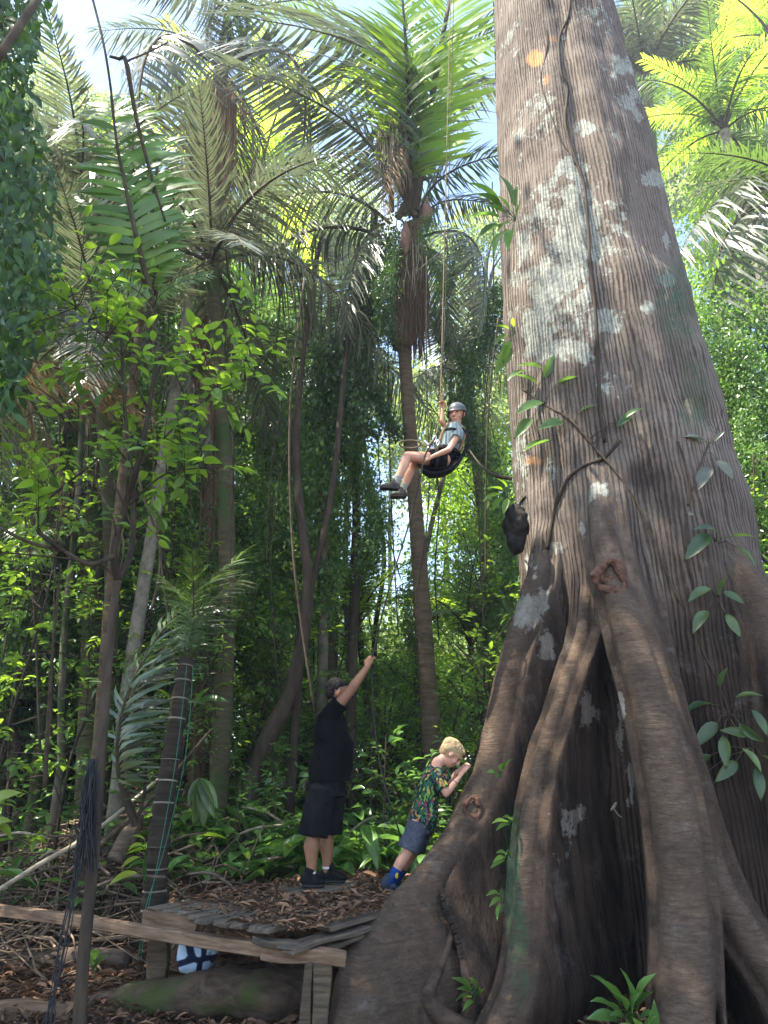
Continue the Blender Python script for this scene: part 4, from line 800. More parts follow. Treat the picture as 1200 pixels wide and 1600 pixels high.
pole('second dark strangler stem beside the twisted one', [at(455, 1205, 9.2), at(462, 1120, 9.2), at(470, 1030, 9.1), at(490, 900, 9.0), at(520, 760, 9), at(540, 560, 9.2), at(560, 420, 9.3)], .06, .03, 'trunk_dark', nz=.2)
pole('dark trunk hung with vines above the bright gap', [at(548, 1100, 10.8), at(555, 900, 10.8), at(560, 700, 10.6), at(575, 500, 10.2), at(585, 330, 10)], .08, .07, 'trunk_dark', nz=.15)
# thin lianas hanging everywhere
for k in range(34):
    x = random.choice([random.uniform(0, 330), random.uniform(330, 780)]); Y = random.uniform(6.8, 11); y0, y1 = random.uniform(250, 700), random.uniform(820, 1180)
    if x > 560 and y1 > 1000: y1 = 1000
    p0, p1 = at(x, y0, Y), at(x + random.uniform(-30, 30), y1, Y + random.uniform(-.3, .3)); pts = [p0, p0.lerp(p1, .35) + Vector((random.uniform(-.2, .2), 0, 0)), p0.lerp(p1, .7) + Vector((random.uniform(-.2, .2), 0, 0)), p1]
    mb = MB(); Q = smoothpath(pts, 6); mb.tube(Q, random.uniform(.006, .014), 5); o = tag(link('hanging_liana', mb.mesh('hanging_liana', M['twig'])), 'thin brown liana hanging ' + place(x, (y0 + y1) / 2), 'vine', 'thin lianas between the trunks')
# leafy curtains of small leaved vine
def curtain_mesh(seed, h=4.0, w=.55, n=5200, leaf=.075, m='leaf_dark'):
    rg = np.random.default_rng(seed); z = -h * rg.uniform(0, 1, n) ** .9; cen = np.stack([.35 * np.sin(z * 1.3 + seed), .3 * np.cos(z * 1.1), z], -1); ww = w * (1 - .45 * (-z / h)) * (.75 + .5 * fbm(np.stack([z * 1.5, z * 0 + seed, z * 0], -1), 2))
    off = rg.normal(size=(n, 3)) * (ww[:, None] * .55); P = cen + off * (1, 1, .4); D = nrm(rg.normal(0, .6, (n, 3)) + (0, 0, -.9)); lb = LB(); L = leaf * rg.uniform(.6, 1.4, n); lb.put(P, D, nrm(rg.normal(0, .6, (n, 3)) + nrm(off) + (0, 0, .5)), L, L * .55, T4); return lb.mesh('foliage', M[m])
CU = [curtain_mesh(1), curtain_mesh(2), curtain_mesh(3, m='leaf_mid'), curtain_mesh(4, 5.5, .8, 6500, .09, 'leaf_mid')]
for px, py, Y, k, s in [(605, 350, 9.0, 1, .55), (675, 345, 9.2, 2, .35), (575, 360, 9.6, 0, 1.0), (540, 430, 9.8, 1, .85), (600, 420, 9.7, 0, .8), (500, 520, 10, 2, 1.0), (560, 600, 10, 2, .8), (470, 600, 10.5, 3, .9), (510, 690, 10.8, 2, .8), (420, 620, 11, 3, .9), (575, 740, 11, 0, .4), (390, 680, 11, 2, .8), (330, 700, 9.2, 2, .8), (350, 860, 9.4, 2, .6),
                     (430, 760, 10, 3, .5), (470, 880, 13, 2, .6), (700, 380, 10.2, 0, .6), (745, 440, 10.5, 1, .9), (770, 700, 11, 2, .9), (740, 800, 11.5, 3, .5), (790, 860, 11, 2, .5), (110, 560, 9.4, 1, .7), (20, 800, 9, 2, .7),
                     (1120, 480, 9.5, 3, .6), (1190, 520, 9.2, 2, .9), (1210, 700, 9, 3, .6), (650, 880, 12.5, 2, .6), (450, 500, 12, 3, .8)]:
    c = at(px, py, Y); o = tag(link('leafy_vine', CU[k], loc=c, rot=(0, 0, random.uniform(0, 6.28)), scale=s), ('dense dark curtain of small vine leaves ' if k < 2 else 'loose mid green curtain of vine leaves ') + place(px, py + 60), 'vine', 'dark leafy vine curtains' if k < 2 else 'mid green leafy vine curtains')

for k, (x, y, z, s) in enumerate([(-9.5, 3.5, 13.5, 1.3), (-6.5, 1.0, 14.0, 1.2), (-3.5, 2.5, 15.5, 1.0), (-7.5, -2.0, 14.0, 1.1)]):  # unseen trees off to the left, added so their crowns shade the foreground
    tree('mid', (x, y, z), s, 'tall canopy tree standing left of the viewpoint', 'canopy trees left of the viewpoint', r=.22)
# humid forest air
mb = MB(); mb.box((0, 40, 14.5), (176, 0, 0), (0, 166, 0), (0, 0, 33)); hz = mb.build('haze', None, smooth=False); hm_ = bpy.data.materials.new('humid_air'); hm_.use_nodes = True; hn = hm_.node_tree; hn.nodes.clear()
pv = N(hn, 'ShaderNodeVolumePrincipled', ins={'Density': .002, 'Anisotropy': .3, 'Color': (.93, .97, 1, 1)}); ho = N(hn, 'ShaderNodeOutputMaterial'); hn.links.new(pv.outputs[0], ho.inputs['Volume']); hz.data.materials.clear(); hz.data.materials.append(hm_); tag(hz, 'thin humid forest air', kind='stuff')
# ------------------------------------------------------------ foreground vegetation, left
def stemmed(name, label, cat, branches, lb, leafmat_, barkmat='twig', extra=None, seg=7):
    base = Vector(branches[0][0][0]); t = thing(name, label, cat, base)
    mb = MB()
    for k, (pts, r0, r1) in enumerate(branches):
        P = smoothpath(pts, 6)
        if k == 0 or r0 > .016:
            m2 = MB(); m2.tube(P, np.linspace(r0, r1, len(P)), 12 if r0 > .03 else 8); put('trunk' if k == 0 else 'branch', m2.mesh('branch', M[barkmat]), t, Matrix.Identity(4))
        else: mb.tube(P, np.linspace(r0, r1, len(P)), 5, cap=False)
    if mb.n: put('twigs', mb.mesh('twigs', M[barkmat]), t, Matrix.Identity(4))['kind'] = 'stuff'
    if lb.n: put('foliage', lb.mesh('foliage', M[leafmat_]), t, Matrix.Identity(4))['kind'] = 'stuff'
    return t
SINGLE = []
def spray(lb, tw, p0, p1, n, leaf, wr=.46, r=.005, sag=.03, tm=TB, single=False):
    """a twig from p0 to p1 with two ranks of leaves"""
    p0, p1 = np.array(p0, float), np.array(p1, float); mid = (p0 + p1) / 2 + (0, 0, sag); P = bez(p0, mid, p1, 6); tw.append(([P[0], P[2], P[3], P[5]], r, .0015))
    d = nrm(p1 - p0); side = nrm(np.cross(d, (0, 0, 1)) + rng.normal(0, .15, 3)); pts, D, Nn, L = [], [], [], []
    for i in range(n):
        t = .25 + .75 * (i + 1) / n; b = np.array([np.interp(t, np.linspace(0, 1, 6), P[:, a]) for a in range(3)]); s_ = 1 if i % 2 else -1
        if i == n - 1: dd = d + rng.normal(0, .15, 3)
        else: dd = d * .55 + side * s_ + rng.normal(0, .2, 3)
        dd[2] -= .18; pts.append(b); D.append(dd); Nn.append(np.array((0, 0, 1)) + rng.normal(0, .35, 3)); L.append(leaf * rng.uniform(.65, 1.2))
    L = np.array(L)
    if single: SINGLE.extend(zip(pts, D, Nn, L)); return
    lb.put(pts, D, Nn, L, L * wr, tm)
# forked sapling with bright leaves
lb = LB(); lb2 = LB(); Yf = 4.9
main = ([at(122, 1640, Yf), at(130, 1500, Yf), at(146, 1340, Yf), at(160, 1150, Yf + .05), at(172, 1000, Yf + .1), at(184, 905, Yf + .1)], .040, .028)
br = [main, ([at(184, 905, Yf + .1), at(178, 860, Yf), at(196, 790, Yf), at(222, 700, Yf - .1), at(245, 560, Yf)], .032, .014), ([at(184, 905, Yf + .1), at(205, 860, Yf + .2), at(208, 770, Yf + .3), at(195, 640, Yf + .4), at(190, 520, Yf + .4)], .026, .012),
      ([at(178, 868, Yf), at(140, 882, Yf - .1), at(100, 862, Yf - .2), at(40, 845, Yf - .3), at(-20, 812, Yf - .3)], .019, .010), ([at(100, 862, Yf - .2), at(60, 830, Yf - .3), at(52, 800, Yf), at(100, 760, Yf), at(150, 720, Yf)], .017, .007),
      ([at(184, 905, Yf + .1), at(150, 880, Yf), at(80, 870, Yf + .1), at(-10, 862, Yf + .2)], .012, .006), ([at(215, 730, Yf), at(280, 660, Yf), at(340, 610, Yf), at(400, 590, Yf)], .010, .004), ([at(200, 790, Yf), at(260, 740, Yf - .1), at(340, 730, Yf)], .009, .004),
      ([at(232, 640, Yf), at(190, 560, Yf - .2), at(120, 480, Yf - .2)], .010, .004), ([at(205, 820, Yf + .2), at(170, 740, Yf + .2), at(100, 640, Yf + .2), at(50, 600, Yf + .2)], .010, .004)]
tw = []
anch = [np.array(p) for b_ in br[1:] for p in smoothpath(b_[0], 3)]
reg = [(190, 420, 120, 60, 18), (120, 500, 110, 60, 20), (230, 520, 100, 60, 16), (300, 560, 110, 60, 16), (380, 520, 60, 60, 9), (370, 600, 70, 50, 10), (120, 600, 110, 50, 12), (250, 640, 120, 50, 14), (180, 700, 110, 40, 9), (300, 720, 90, 40, 8), (230, 780, 60, 40, 5), (100, 740, 70, 40, 7), (60, 780, 60, 40, 6), (40, 690, 60, 50, 6)]
for (cx, cy, rx, ry, n) in reg:
    for k in range(n):
        x, y = rng.normal(cx, rx * .55), rng.normal(cy, ry * .6); p1 = np.array(at(x, y, Yf + rng.uniform(-.7, .7))); dd = [np.linalg.norm(p1 - a) for a in anch]
        a = anch[int(np.argmin(dd))]; d = p1 - a; L = np.linalg.norm(d); st = a if L < .45 else p1 - d / L * .40
        if L > .45 and k % 3 == 0: tw.append(([a, (a + st) / 2 + (0, 0, -.04), st], .006, .004))
        spray(lb if rng.uniform() < .6 else lb2, tw, st, p1, int(rng.integers(4, 7)), .125, single=len(SINGLE) < 296 and k % 3 != 1)
st_ = stemmed('forked_sapling', 'slender forked sapling with bright green oval leaves in the left foreground', 'tree', br + tw, lb, 'leaf_bright', 'trunk_dark'); put('foliage', lb2.mesh('foliage', M['leaf_mid']), st_, Matrix.Identity(4))['kind'] = 'stuff'
LM = []
for i, w_ in enumerate((.44, .48, .40, .46)): V_, F_, T_ = leaves([(0, 0, 0)], [(1, 0, 0)], [(0, 0, 1)], [1.], [w_], TB); LM.append(mesh_np('leaf', V_, F_, M['leaf_bright'] if i < 3 else M['leaf_mid'], attrs={'tint': np.full(len(T_), (.35, .6, .85, .5)[i])}))
for i, (p_, d_, n_, l_) in enumerate(SINGLE[:300]):
    d_ = nrm(d_); s_ = nrm(np.cross(n_, d_)); u_ = np.cross(d_, s_); put('leaf', LM[i % 4], st_, Matrix.Translation(Vector(p_)) @ Matrix(np.stack([d_, s_, u_], 1).tolist()).to_4x4() @ Matrix.Scale(float(l_), 4))
lb = LB(); tw = []                                    # lower yellow green leafy branches at the left
for k in range(30):
    p1 = np.array(at(rng.normal(90, 80), rng.normal(850, 60), rng.uniform(5.2, 6.4))); spray(lb, tw, p1 + rng.normal(0, .14, 3) + (.0, 0, -.15), p1, 5, .09)
stemmed('leafy_shrub', 'thin stemmed shrub with small yellowish leaves behind the sapling fork', 'shrub', [([at(70, 1230, 6.2), at(80, 1050, 6.0), at(95, 880, 5.8)], .02, .008)] + tw, lb, 'leaf_bright')
# slender understory trees: fine leafy layers between the trunks
def slender_mesh(seed, h, n, leaf, m, m2, wid=.75):
    rg = np.random.default_rng(seed); la, lc = LB(), LB(); tw = []; mb = MB(); sp_ = smoothpath([(0, 0, 0), (rg.normal(0, .1), rg.normal(0, .1), h * .35), (rg.normal(0, .18), rg.normal(0, .15), h * .7), (rg.normal(0, .25), rg.normal(0, .2), h)], 8)
    mb.tube(sp_, np.linspace(.022, .006, len(sp_)), 7)
    for i in range(n):
        k = int(len(sp_) * (.22 + .78 * (i + .5) / n)) - 1; k = max(1, min(k, len(sp_) - 1)); a = rg.uniform(0, 6.28); r_ = wid * rg.uniform(.35, 1.1) * (1.15 - .5 * k / len(sp_)); p1 = sp_[k] + (math.cos(a) * r_, math.sin(a) * r_, rg.uniform(-.1, .45)); m_ = sp_[k] + (p1 - sp_[k]) * .35
        tw.append(([sp_[k], m_, p1], .007, .003))
        for q in range(2): spray(la if rg.uniform() < .6 else lc, tw, m_ + (p1 - m_) * rg.uniform(0, .5), p1 + rg.normal(0, .2, 3), int(rg.integers(4, 8)), leaf, r=.003)
    for p, a, b_ in tw: mb.tube(p, np.linspace(a, b_, len(p)), 4, cap=False)
    return mb.mesh('stem', M['trunk_dark']), la.mesh('foliage', M[m]), lc.mesh('foliage', M[m2])
SL = [slender_mesh(1, 4.6, 42, .12, 'leaf_bright', 'leaf_mid'), slender_mesh(2, 3.6, 36, .10, 'leaf_mid', 'leaf_bright', .6), slender_mesh(3, 5.6, 52, .13, 'leaf_mid', 'leaf_under', .9), slender_mesh(4, 2.6, 26, .11, 'leaf_bright', 'leaf_mid', .55)]
for px, Y, k, s_ in [(20, 7.4, 0, 1), (70, 8.6, 2, 1.05), (120, 7.8, 1, 1), (160, 9.2, 2, 1.1), (215, 8.6, 0, 1.0), (250, 9.8, 2, 1.2), (290, 8.2, 1, .9), (335, 8.8, 3, 1.1), (360, 10.4, 0, 1.1), (395, 9.2, 1, 1), (425, 10.8, 2, 1.1), (455, 9.8, 0, .9), (480, 12, 2, 1.1), (520, 11.4, 0, 1.0), (555, 12.4, 1, 1.1), (580, 10.2, 3, .9), (610, 12.2, 3, 1.2), (650, 11.4, 3, 1.0), (700, 10.6, 1, 1.0), (735, 9.2, 3, 1.05), (760, 10.5, 0, 1.0), (790, 9.0, 1, .9), (800, 11.5, 2, 1),
                    (400, 13, 2, 1.3), (300, 12.5, 0, 1.3), (200, 12, 2, 1.2), (100, 11, 0, 1.2), (0, 10, 2, 1.2), (560, 15, 2, 1.2), (680, 14.5, 0, 1.2), (1190, 9.0, 0, 1.1), (1240, 8.6, 2, 1.0), (1215, 10.5, 2, 1.3), (1160, 11.5, 0, 1.3)]:
    x = (px - 600) / F * Y * .97; t = thing('slender_tree', 'slender leafy understory tree ' + place(px, 1000 - 250 * s_), 'tree', (x, Y, float(gz(x, Y)) - .05), 'slender understory trees', random.uniform(0, 6.28)); t.scale = (s_,) * 3
    for nm, me in zip(('stem', 'foliage', 'foliage'), SL[k]):
        o = link(nm, me, t)
        if nm == 'foliage': o['kind'] = 'stuff'
# dark vine-covered tree filling the left edge
lb = LB(); n = 3600; yy = rng.uniform(-60, 640, n); wid = np.interp(yy, [-60, 60, 150, 300, 420, 640], [90, 75, 70, 95, 90, 40]); xx = wid * (rng.beta(1.1, 1.5, n) * 1.35) - 40; P = np.array([at(a, b_, c_) for a, b_, c_ in zip(xx, yy, rng.uniform(4.2, 5.6, n))])
P += .12 * np.stack([noise(P * 2.4), noise(P * 2.4 + 9), noise(P * 2.4 + 5)], -1); L = rng.uniform(.07, .15, n)
lb.put(P, rng.normal(0, .5, (n, 3)) + (.2, 0, -.9), rng.normal(0, .5, (n, 3)) + (.3, -.8, .5), L, L * .5, T8)
stemmed('vine_covered_tree', 'dark tree smothered in climbing leaves along the left edge', 'tree', [([at(-60, 1500, 5.2), at(-50, 900, 5.1), at(-20, 400, 5.0), at(0, -80, 5.0)], .16, .10)], lb, 'leaf_dark', 'trunk_dark')
lb = LB(); tw = []
for a, b_ in (((30, -20), (88, 30)), ((40, 20), (70, 48)), ((20, -10), (60, 8)), ((10, 30), (50, 60))): spray(lb, tw, at(*a, 2.6), at(*b_, 2.6), 3, .085, .5)
stemmed('overhanging_branch', 'dark overhanging twig with a few large leaves in the top left corner', 'branch', [([at(-60, -60, 2.7), at(0, -30, 2.6), at(40, -20, 2.6)], .012, .006)] + tw, lb, 'leaf_dark')
tag(link('dark_pole', MB().tube([at(-40, 140, 2.2), at(0, 85, 2.2), at(75, -25, 2.2)], [.018, .018, .017], 12).mesh('dark_pole', M['twig'])), 'thick dark stem crossing the top left corner diagonally', 'stem')
# broad leaflet climber and hanging stem
cl = thing('ladder_leaf_climber', 'green climber with ladder like broad leaflets under the palm tops at left', 'plant', at(240, 470, 5.6))
for a, b_, Ya, Yb in (((238, 470), (172, 150), 5.6, 5.5), ((245, 470), (262, 215), 5.8, 6.0), ((235, 460), (120, 300), 5.7, 5.6), ((238, 470), (300, 330), 5.7, 5.5), ((225, 400), (215, 170), 5.9, 6.1), ((240, 480), (130, 420), 5.4, 5.2), ((240, 480), (330, 430), 5.4, 5.2)): frond(cl, 'broad', at(*a, Ya), at(*b_, Yb), up=(0, -.9, .3))
mb = MB(); mb.tube(smoothpath([at(140, -20, 5), at(160, 60, 5), at(172, 130, 5), at(182, 220, 5.1), at(190, 270, 5.2)], 5), .012, 6); mb.tube(smoothpath([at(172, 88, 5), at(186, 92, 5), at(197, 96, 5), at(212, 180, 5.1), at(235, 270, 5.2), at(258, 345, 5.3)], 5), np.interp(np.linspace(0, 1, 26), [0, .3, .42, 1], [.014, .016, .024, .010]), 8); mb.tube(smoothpath([at(197, 96, 5), at(235, 80, 5.2), at(262, 66, 5.5)], 4), .010, 6)
tag(mb.build('bare_branch', M['twig']), 'dark forked bare branch in front of the grey palm fronds at upper left', 'branch')
# black cords bundled on the sapling stem
M['cord'] = mat('black_cord', (.008, .008, .012), .6, .4)[0]
cd = thing('cord_bundle', 'bundle of thin black cords tied on the thin stem and trailing to the ground', 'cords', at(143, 1190, 4.8)); mb = MB(); rg = np.random.default_rng(4)
for k in range(54):
    x1, y1 = 128 + rg.normal(0, 13), rg.uniform(1290, 1372); mb.tube(smoothpath([at(143 + rg.normal(0, 4), 1186, 4.80), at(139 + rg.normal(0, 9), 1240, 4.78 + rg.normal(0, .03)), at(x1, y1, 4.78 + rg.normal(0, .05))], 4), .0035, 4, cap=False)
put('cord_tassel', mb.mesh('cord_tassel', M['cord']), cd, Matrix.Identity(4))
for k in range(7):
    m2 = MB(); m2.tube(smoothpath([at(138 + rg.normal(0, 5), 1220, 4.78), at(122 + rg.normal(0, 6), 1340, 4.76), at(98 + rg.normal(0, 7), 1480, 4.7), at(72 + rg.normal(0, 9), 1620, 4.6)], 6), .0035, 4); put('cord', m2.mesh('cord', M['cord']), cd, Matrix.Identity(4))
M['green_cord'] = mat('green_cord', (.02, .16, .10), .6, .4)[0]
for lab, xs in (('green cord wound down the ringed palm stem, outer strand', (302, 290, 256, 228)), ('green cord strand closest to the ringed palm stem', (292, 276, 250, 232))):
    tag(MB().tube(smoothpath([at(xs[0], 1040, 6.0), at(xs[1], 1180, 5.92), at(xs[2], 1330, 5.85), at(xs[3], 1416, 5.7), at(xs[3] - 12, 1500, 5.7)], 6), .0026, 5).build('green_cord', M['green_cord']), lab, 'cord')
# single leafy plants near the camera
def potted(name, label, base, sprays, m, leaf, cat='plant', stems=None, wr=.42, r=.006, tm=TB):
    lb = LB(); tw = []
    for s_ in sprays: spray(lb, tw, s_[0], s_[1], s_[2], leaf, wr, r * .7, tm=tm)
    return stemmed(name, label, cat, (stems or [([base, base.lerp(Vector(sprays[0][0]), .5), Vector(sprays[0][0])], r, r * .8)]) + tw, lb, m)
def leafpart(t, p, d, nn, L, W, m, name='leaf'):
    V, Fc, T = leaves([(0, 0, 0)], [d], [nn], [L], [W], TB); me = mesh_np(name, V, Fc, M[m] if isinstance(m, str) else m, attrs={'tint': T}); return put(name, me, t, Matrix.Translation(Vector(p)))
def bigleaf(name, label, base, tips, m, leafL, wr, cat='plant', pr=.004, nn=(0, -.5, .8)):
    """petioles from the base, one leaf at each tip: (petiole end, leaf tip)"""
    t = thing(name, label, cat, base); mb = MB()
    for q0, q1 in tips:
        q0, q1 = Vector(q0), Vector(q1); mb.tube(smoothpath([base, base.lerp(q0, .55) + Vector((0, 0, .04)), q0], 4), np.linspace(pr, pr * .7, 9), 5)
        L = (q1 - q0).length; leafpart(t, q0, q1 - q0, np.array(nn) + rng.normal(0, .2, 3), L, L * wr * .85, m)
    put('stems', mb.mesh('stems', M['leaf_mid']), t, Matrix.Identity(4)); return t
bigleaf('climbing_vine', 'three yellow green leaves on a vine beside the ringed palm stem', at(228, 1380, 5.75), [(at(222, 1318, 5.7), at(200, 1325, 5.6)), (at(218, 1340, 5.7), at(188, 1352, 5.6)), (at(215, 1365, 5.7), at(168, 1377, 5.6)), (at(226, 1312, 5.7), at(206, 1303, 5.65))], 'leaf_yellow', 1, .42)
bigleaf('young_plant', 'yellow green leaf tips poking in at the left edge', at(-30, 1330, 4.6), [(at(-20, 1262, 4.5), at(26, 1232, 4.4)), (at(-20, 1290, 4.5), at(22, 1300, 4.4)), (at(-25, 1300, 4.5), at(14, 1275, 4.4))], 'leaf_yellow', 1, .42)
bigleaf('young_plant', 'small pale green plant standing before the platform post', at(148, 1530, 5.9), [(at(147, 1500, 5.9), at(150, 1478, 5.8)), (at(146, 1510, 5.9), at(128, 1492, 5.8)), (at(149, 1515, 5.9), at(163, 1490, 5.8))], 'leaf_mid', 1, .5)
bigleaf('seedling_palm', 'young palm with one drooping pleated fan leaf behind the platform', at(318, 1330, 7.0), [(at(312, 1216, 6.9), at(290, 1262, 6.8)), (at(312, 1216, 6.9), at(304, 1292, 6.8)), (at(312, 1216, 6.9), at(320, 1296, 6.8)), (at(312, 1216, 6.9), at(336, 1280, 6.8)), (at(312, 1216, 6.9), at(344, 1262, 6.8))], 'palm_green', 1, .30)
bigleaf('heliconia', 'two broad paddle leaves rising behind the ringed palm stem', at(300, 1250, 7.2), [(at(305, 1105, 7.2), at(325, 1068, 7.1)), (at(305, 1100, 7.2), at(356, 1088, 7.1))], 'leaf_under', 1, .42)
# understory plants, hundreds of leaves between trunks and behind the platform
def bushlet(seed, n, leaf, wr, h, m, arch=.5, tm=TB):
    rg = np.random.default_rng(seed); lb = LB(); mb = MB()
    for i in range(n):
        a = i * 2.4 + rg.normal(0, .3); el = rg.uniform(.5, 1.3); hh = h * rg.uniform(.4, 1.0); tip = np.array((math.cos(a) * hh * math.cos(el), math.sin(a) * hh * math.cos(el), hh * math.sin(el)))
        mb.tube([(0, 0, 0), tip * (.5, .5, .6), tip], [.005, .004, .003], 4, cap=False); D = nrm(np.array((math.cos(a), math.sin(a), .35 - arch * rg.uniform(0, 1.2)))); L = leaf * rg.uniform(.7, 1.2)
        lb.put([tip], [D], [np.array((-math.cos(a) * .3, -math.sin(a) * .3, 1)) + rg.normal(0, .15, 3)], [L], [L * wr], tm)
    return lb.mesh('leaves', M[m]), mb.mesh('stems', M['leaf_mid'])
def sapl(seed, n, leaf, h, m):
    rg = np.random.default_rng(seed); lb = LB(); tw = []
    for i in range(n): 
        z = h * (.25 + .75 * (i + 1) / n); a = rg.uniform(0, 6.28); r_ = .38 * h * (1.1 - z / h) + .12; spray(lb, tw, (0, 0, z - .1), (math.cos(a) * r_, math.sin(a) * r_, z + .06), 5, leaf)
    mb = MB(); mb.tube([(0, 0, 0), (.02, 0, h * .5), (0, .02, h)], [.012, .009, .004], 5)
    for p, a, b_ in tw: mb.tube(p, [a, a, b_, b_], 4, cap=False)
    return lb.mesh('leaves', M[m]), mb.mesh('stems', M['twig'])
UK = {'broad': ([bushlet(s, 13, .30, .42, .55, 'leaf_under') for s in (1, 2, 3)], 'broad leaved green plant'),
      'paddle': ([bushlet(s, 12, .42, .24, .70, 'leaf_under', .7) for s in (4, 5)], 'plant with long paddle shaped leaves'),
      'light': ([bushlet(s, 12, .26, .40, .5, 'leaf_bright') for s in (6, 7)], 'light green leafy plant'),
      'sapling': ([sapl(s, 13, .13, 1.35, 'leaf_under') for s in (8, 9, 10)], 'knee high leafy seedling tree'),
      'strap': ([bushlet(s, 16, .7, .075, .30, 'leaf_mid', .3) for s in (11,)], 'tuft of long strap leaves')}
def under(kind, x, y, s):
    v_, lab = UK[kind]; a, b_ = random.choice(v_); q_ = pix((x, y, float(gz(x, y)) + .35)); t = thing('understory_plant', lab + ' ' + place(*q_), 'plant', (x, y, float(gz(x, y)) - .02), 'undergrowth: ' + kind + ' plants', random.uniform(0, 6.28)); t.scale = (s,) * 3
    link('leaves', a, t); link('stems', b_, t)
cnt = 0
for k in range(280):
    Y = 7.4 + 8.5 * random.random() ** 1.25; px = random.uniform(-20, 800); x = (px - 600) / F * Y * .95
    if Y < 8.2 and px < 250 and random.random() < .7: continue
    if abs(x - AX[0]) < 1.5 and Y > 5.5: continue
    if x > .55 and Y < 8.0: continue
    if x > -1.9 and x < .4 and Y < 7.9 and Y < 7.25 + .25 * abs(x): continue
    kind = random.choices(['broad', 'paddle', 'light', 'sapling', 'strap'], [5.5, 2.4, 1.8, 3.2, .8])[0]
    under(kind, x, Y, random.uniform(.6, 1.15) * (1 if Y < 9.5 else 1.35)); cnt += 1
for (px, Y, kd, s) in ((290, 7.3, 'broad', .8), (340, 7.1, 'broad', .7), (375, 7.3, 'broad', .8), (415, 7.45, 'broad', .8), (450, 7.5, 'light', .7), (540, 7.7, 'paddle', .8), (575, 7.8, 'broad', .9), (605, 7.8, 'paddle', .7), (630, 7.9, 'broad', .8), (660, 8.0, 'light', .8), (470, 7.9, 'paddle', .9), (430, 8.0, 'broad', 1.), (390, 8.0, 'paddle', .8), (310, 7.8, 'broad', .9), (260, 7.5, 'sapling', .7), (355, 8.3, 'light', .9), (520, 8.2, 'broad', 1.)):
    under(kd, (px - 600) / F * Y * .95, Y, s)
for k in range(22):
    x, y = rng.uniform(3.6, 6.5), rng.uniform(6.2, 12); under(random.choice(['broad', 'sapling', 'paddle']), x, y, random.uniform(.9, 1.6))
n = 9000; x = rng.uniform(-7, 7, n); y = rng.uniform(8.6, 17, n); L = rng.uniform(.05, .14, n); lb = LB(); z = gz(x, y) + rng.uniform(0, .42, n)
lb.put(np.stack([x, y, z], -1), rdir(n, .2), rng.normal(0, .4, (n, 3)) + (0, -.2, 1), L, L * .5, T4); tag(link('ground_cover', lb.mesh('ground_cover', M['leaf_under'])), 'low green seedlings carpeting the forest floor', 'undergrowth', kind='stuff')

# ------------------------------------------------------------ what grows on the giant tree
def vine(label, pxs, r0, r1, off=.012, m='twig', leaves_=(), leafm='leaf_mid', leafL=.12, name='climbing_vine'):
    pts = []
    for x, y in pxs:
        p = bark_pt(x, y, off)
        if p is not None: pts.append(p)
    P = smoothpath(pts, 5); t = thing(name, label, 'vine', P[0]); mb = MB(); r = np.linspace(r0, r1, len(P)) * (1 + .25 * noise(P * 9)); mb.tube(P, r, 7); put('stem', mb.mesh('stem', M[m]), t, Matrix.Identity(4))
    if leaves_:
        lb = LB(); tw = MB()
        for x, y, dx, dy, L in leaves_:
            b_ = bark_pt(x, y, .05) or at(x, y, 6.0); e_ = np.array(at(x + dx, y + dy, b_.y - .12)); d = e_ - np.array(b_); k = np.argmin(np.linalg.norm(P - np.array(b_), axis=1)); tw.tube([P[k], (P[k] + np.array(b_)) / 2 + (0, -.03, .02), b_], [.004, .003, .003], 4, cap=False)
            lb.put([b_], [d], [np.array((0, -.8, .6)) + rng.normal(0, .3, 3)], [L * .85 * np.linalg.norm(d)], [L * np.linalg.norm(d) * .30], TB)
        put('leaves', lb.mesh('leaves', M[leafm]), t, Matrix.Identity(4)); put('petioles', tw.mesh('petioles', M['twig']), t, Matrix.Identity(4))
    return t
vine('dark vine running down the upper bark from the top edge', [(892, -20), (888, 25), (874, 60), (876, 110), (887, 140), (883, 190), (898, 245), (912, 285), (918, 340), (922, 410), (930, 480), (934, 560), (938, 640), (945, 690)], .016, .020, m='trunk_dark')
vine('thinner dark vine joining the main one from the left', [(842, 20), (855, 55), (852, 90), (845, 125), (856, 165), (870, 205), (884, 232), (900, 258)], .010, .008, m='trunk_dark')
vine('dark root arching across the bark above the torn knot', [(855, 858), (862, 820), (872, 780), (890, 745), (915, 727), (945, 715), (968, 688)], .020, .018, m='trunk_dark')
vine('dark root hanging down the left flank of the trunk', [(822, 775), (812, 790), (806, 830), (808, 880), (814, 930)], .012, .010, m='trunk_dark')
vine('long leafy liana slanting across the trunk at the height of the child', [(818, 608), (850, 632), (890, 655), (925, 695), (960, 735), (995, 785), (1015, 830), (1040, 890), (1060, 940)], .013, .009, leaves_=[(838, 600, -40, -25, 1), (850, 590, 30, -50, 1), (870, 600, 45, -20, 1), (850, 630, -52, 12, 1), (905, 645, 34, -22, .9), (880, 660, -45, 6, 1), (860, 690, -55, 10, 1), (975, 655, 32, -24, 1), (985, 650, -30, 20, .8), (830, 655, -30, 30, 1), (845, 575, -45, -12, 1), (820, 580, -35, 12, 1)])
vine('thin liana looping over the right shoulder of the trunk', [(1075, 790), (1090, 740), (1105, 700), (1120, 672), (1130, 640)], .010, .007, leaves_=[(1110, 730, -28, 40, 1), (1120, 720, 34, 32, 1), (1100, 690, -34, -16, 1), (1115, 690, 24, -26, .8)], leafm='palm_grey')
vine('bare grey liana dropping down the right flank of the trunk', [(1060, 690), (1078, 760), (1070, 840), (1085, 920), (1092, 1000), (1120, 1060)], .009, .007)
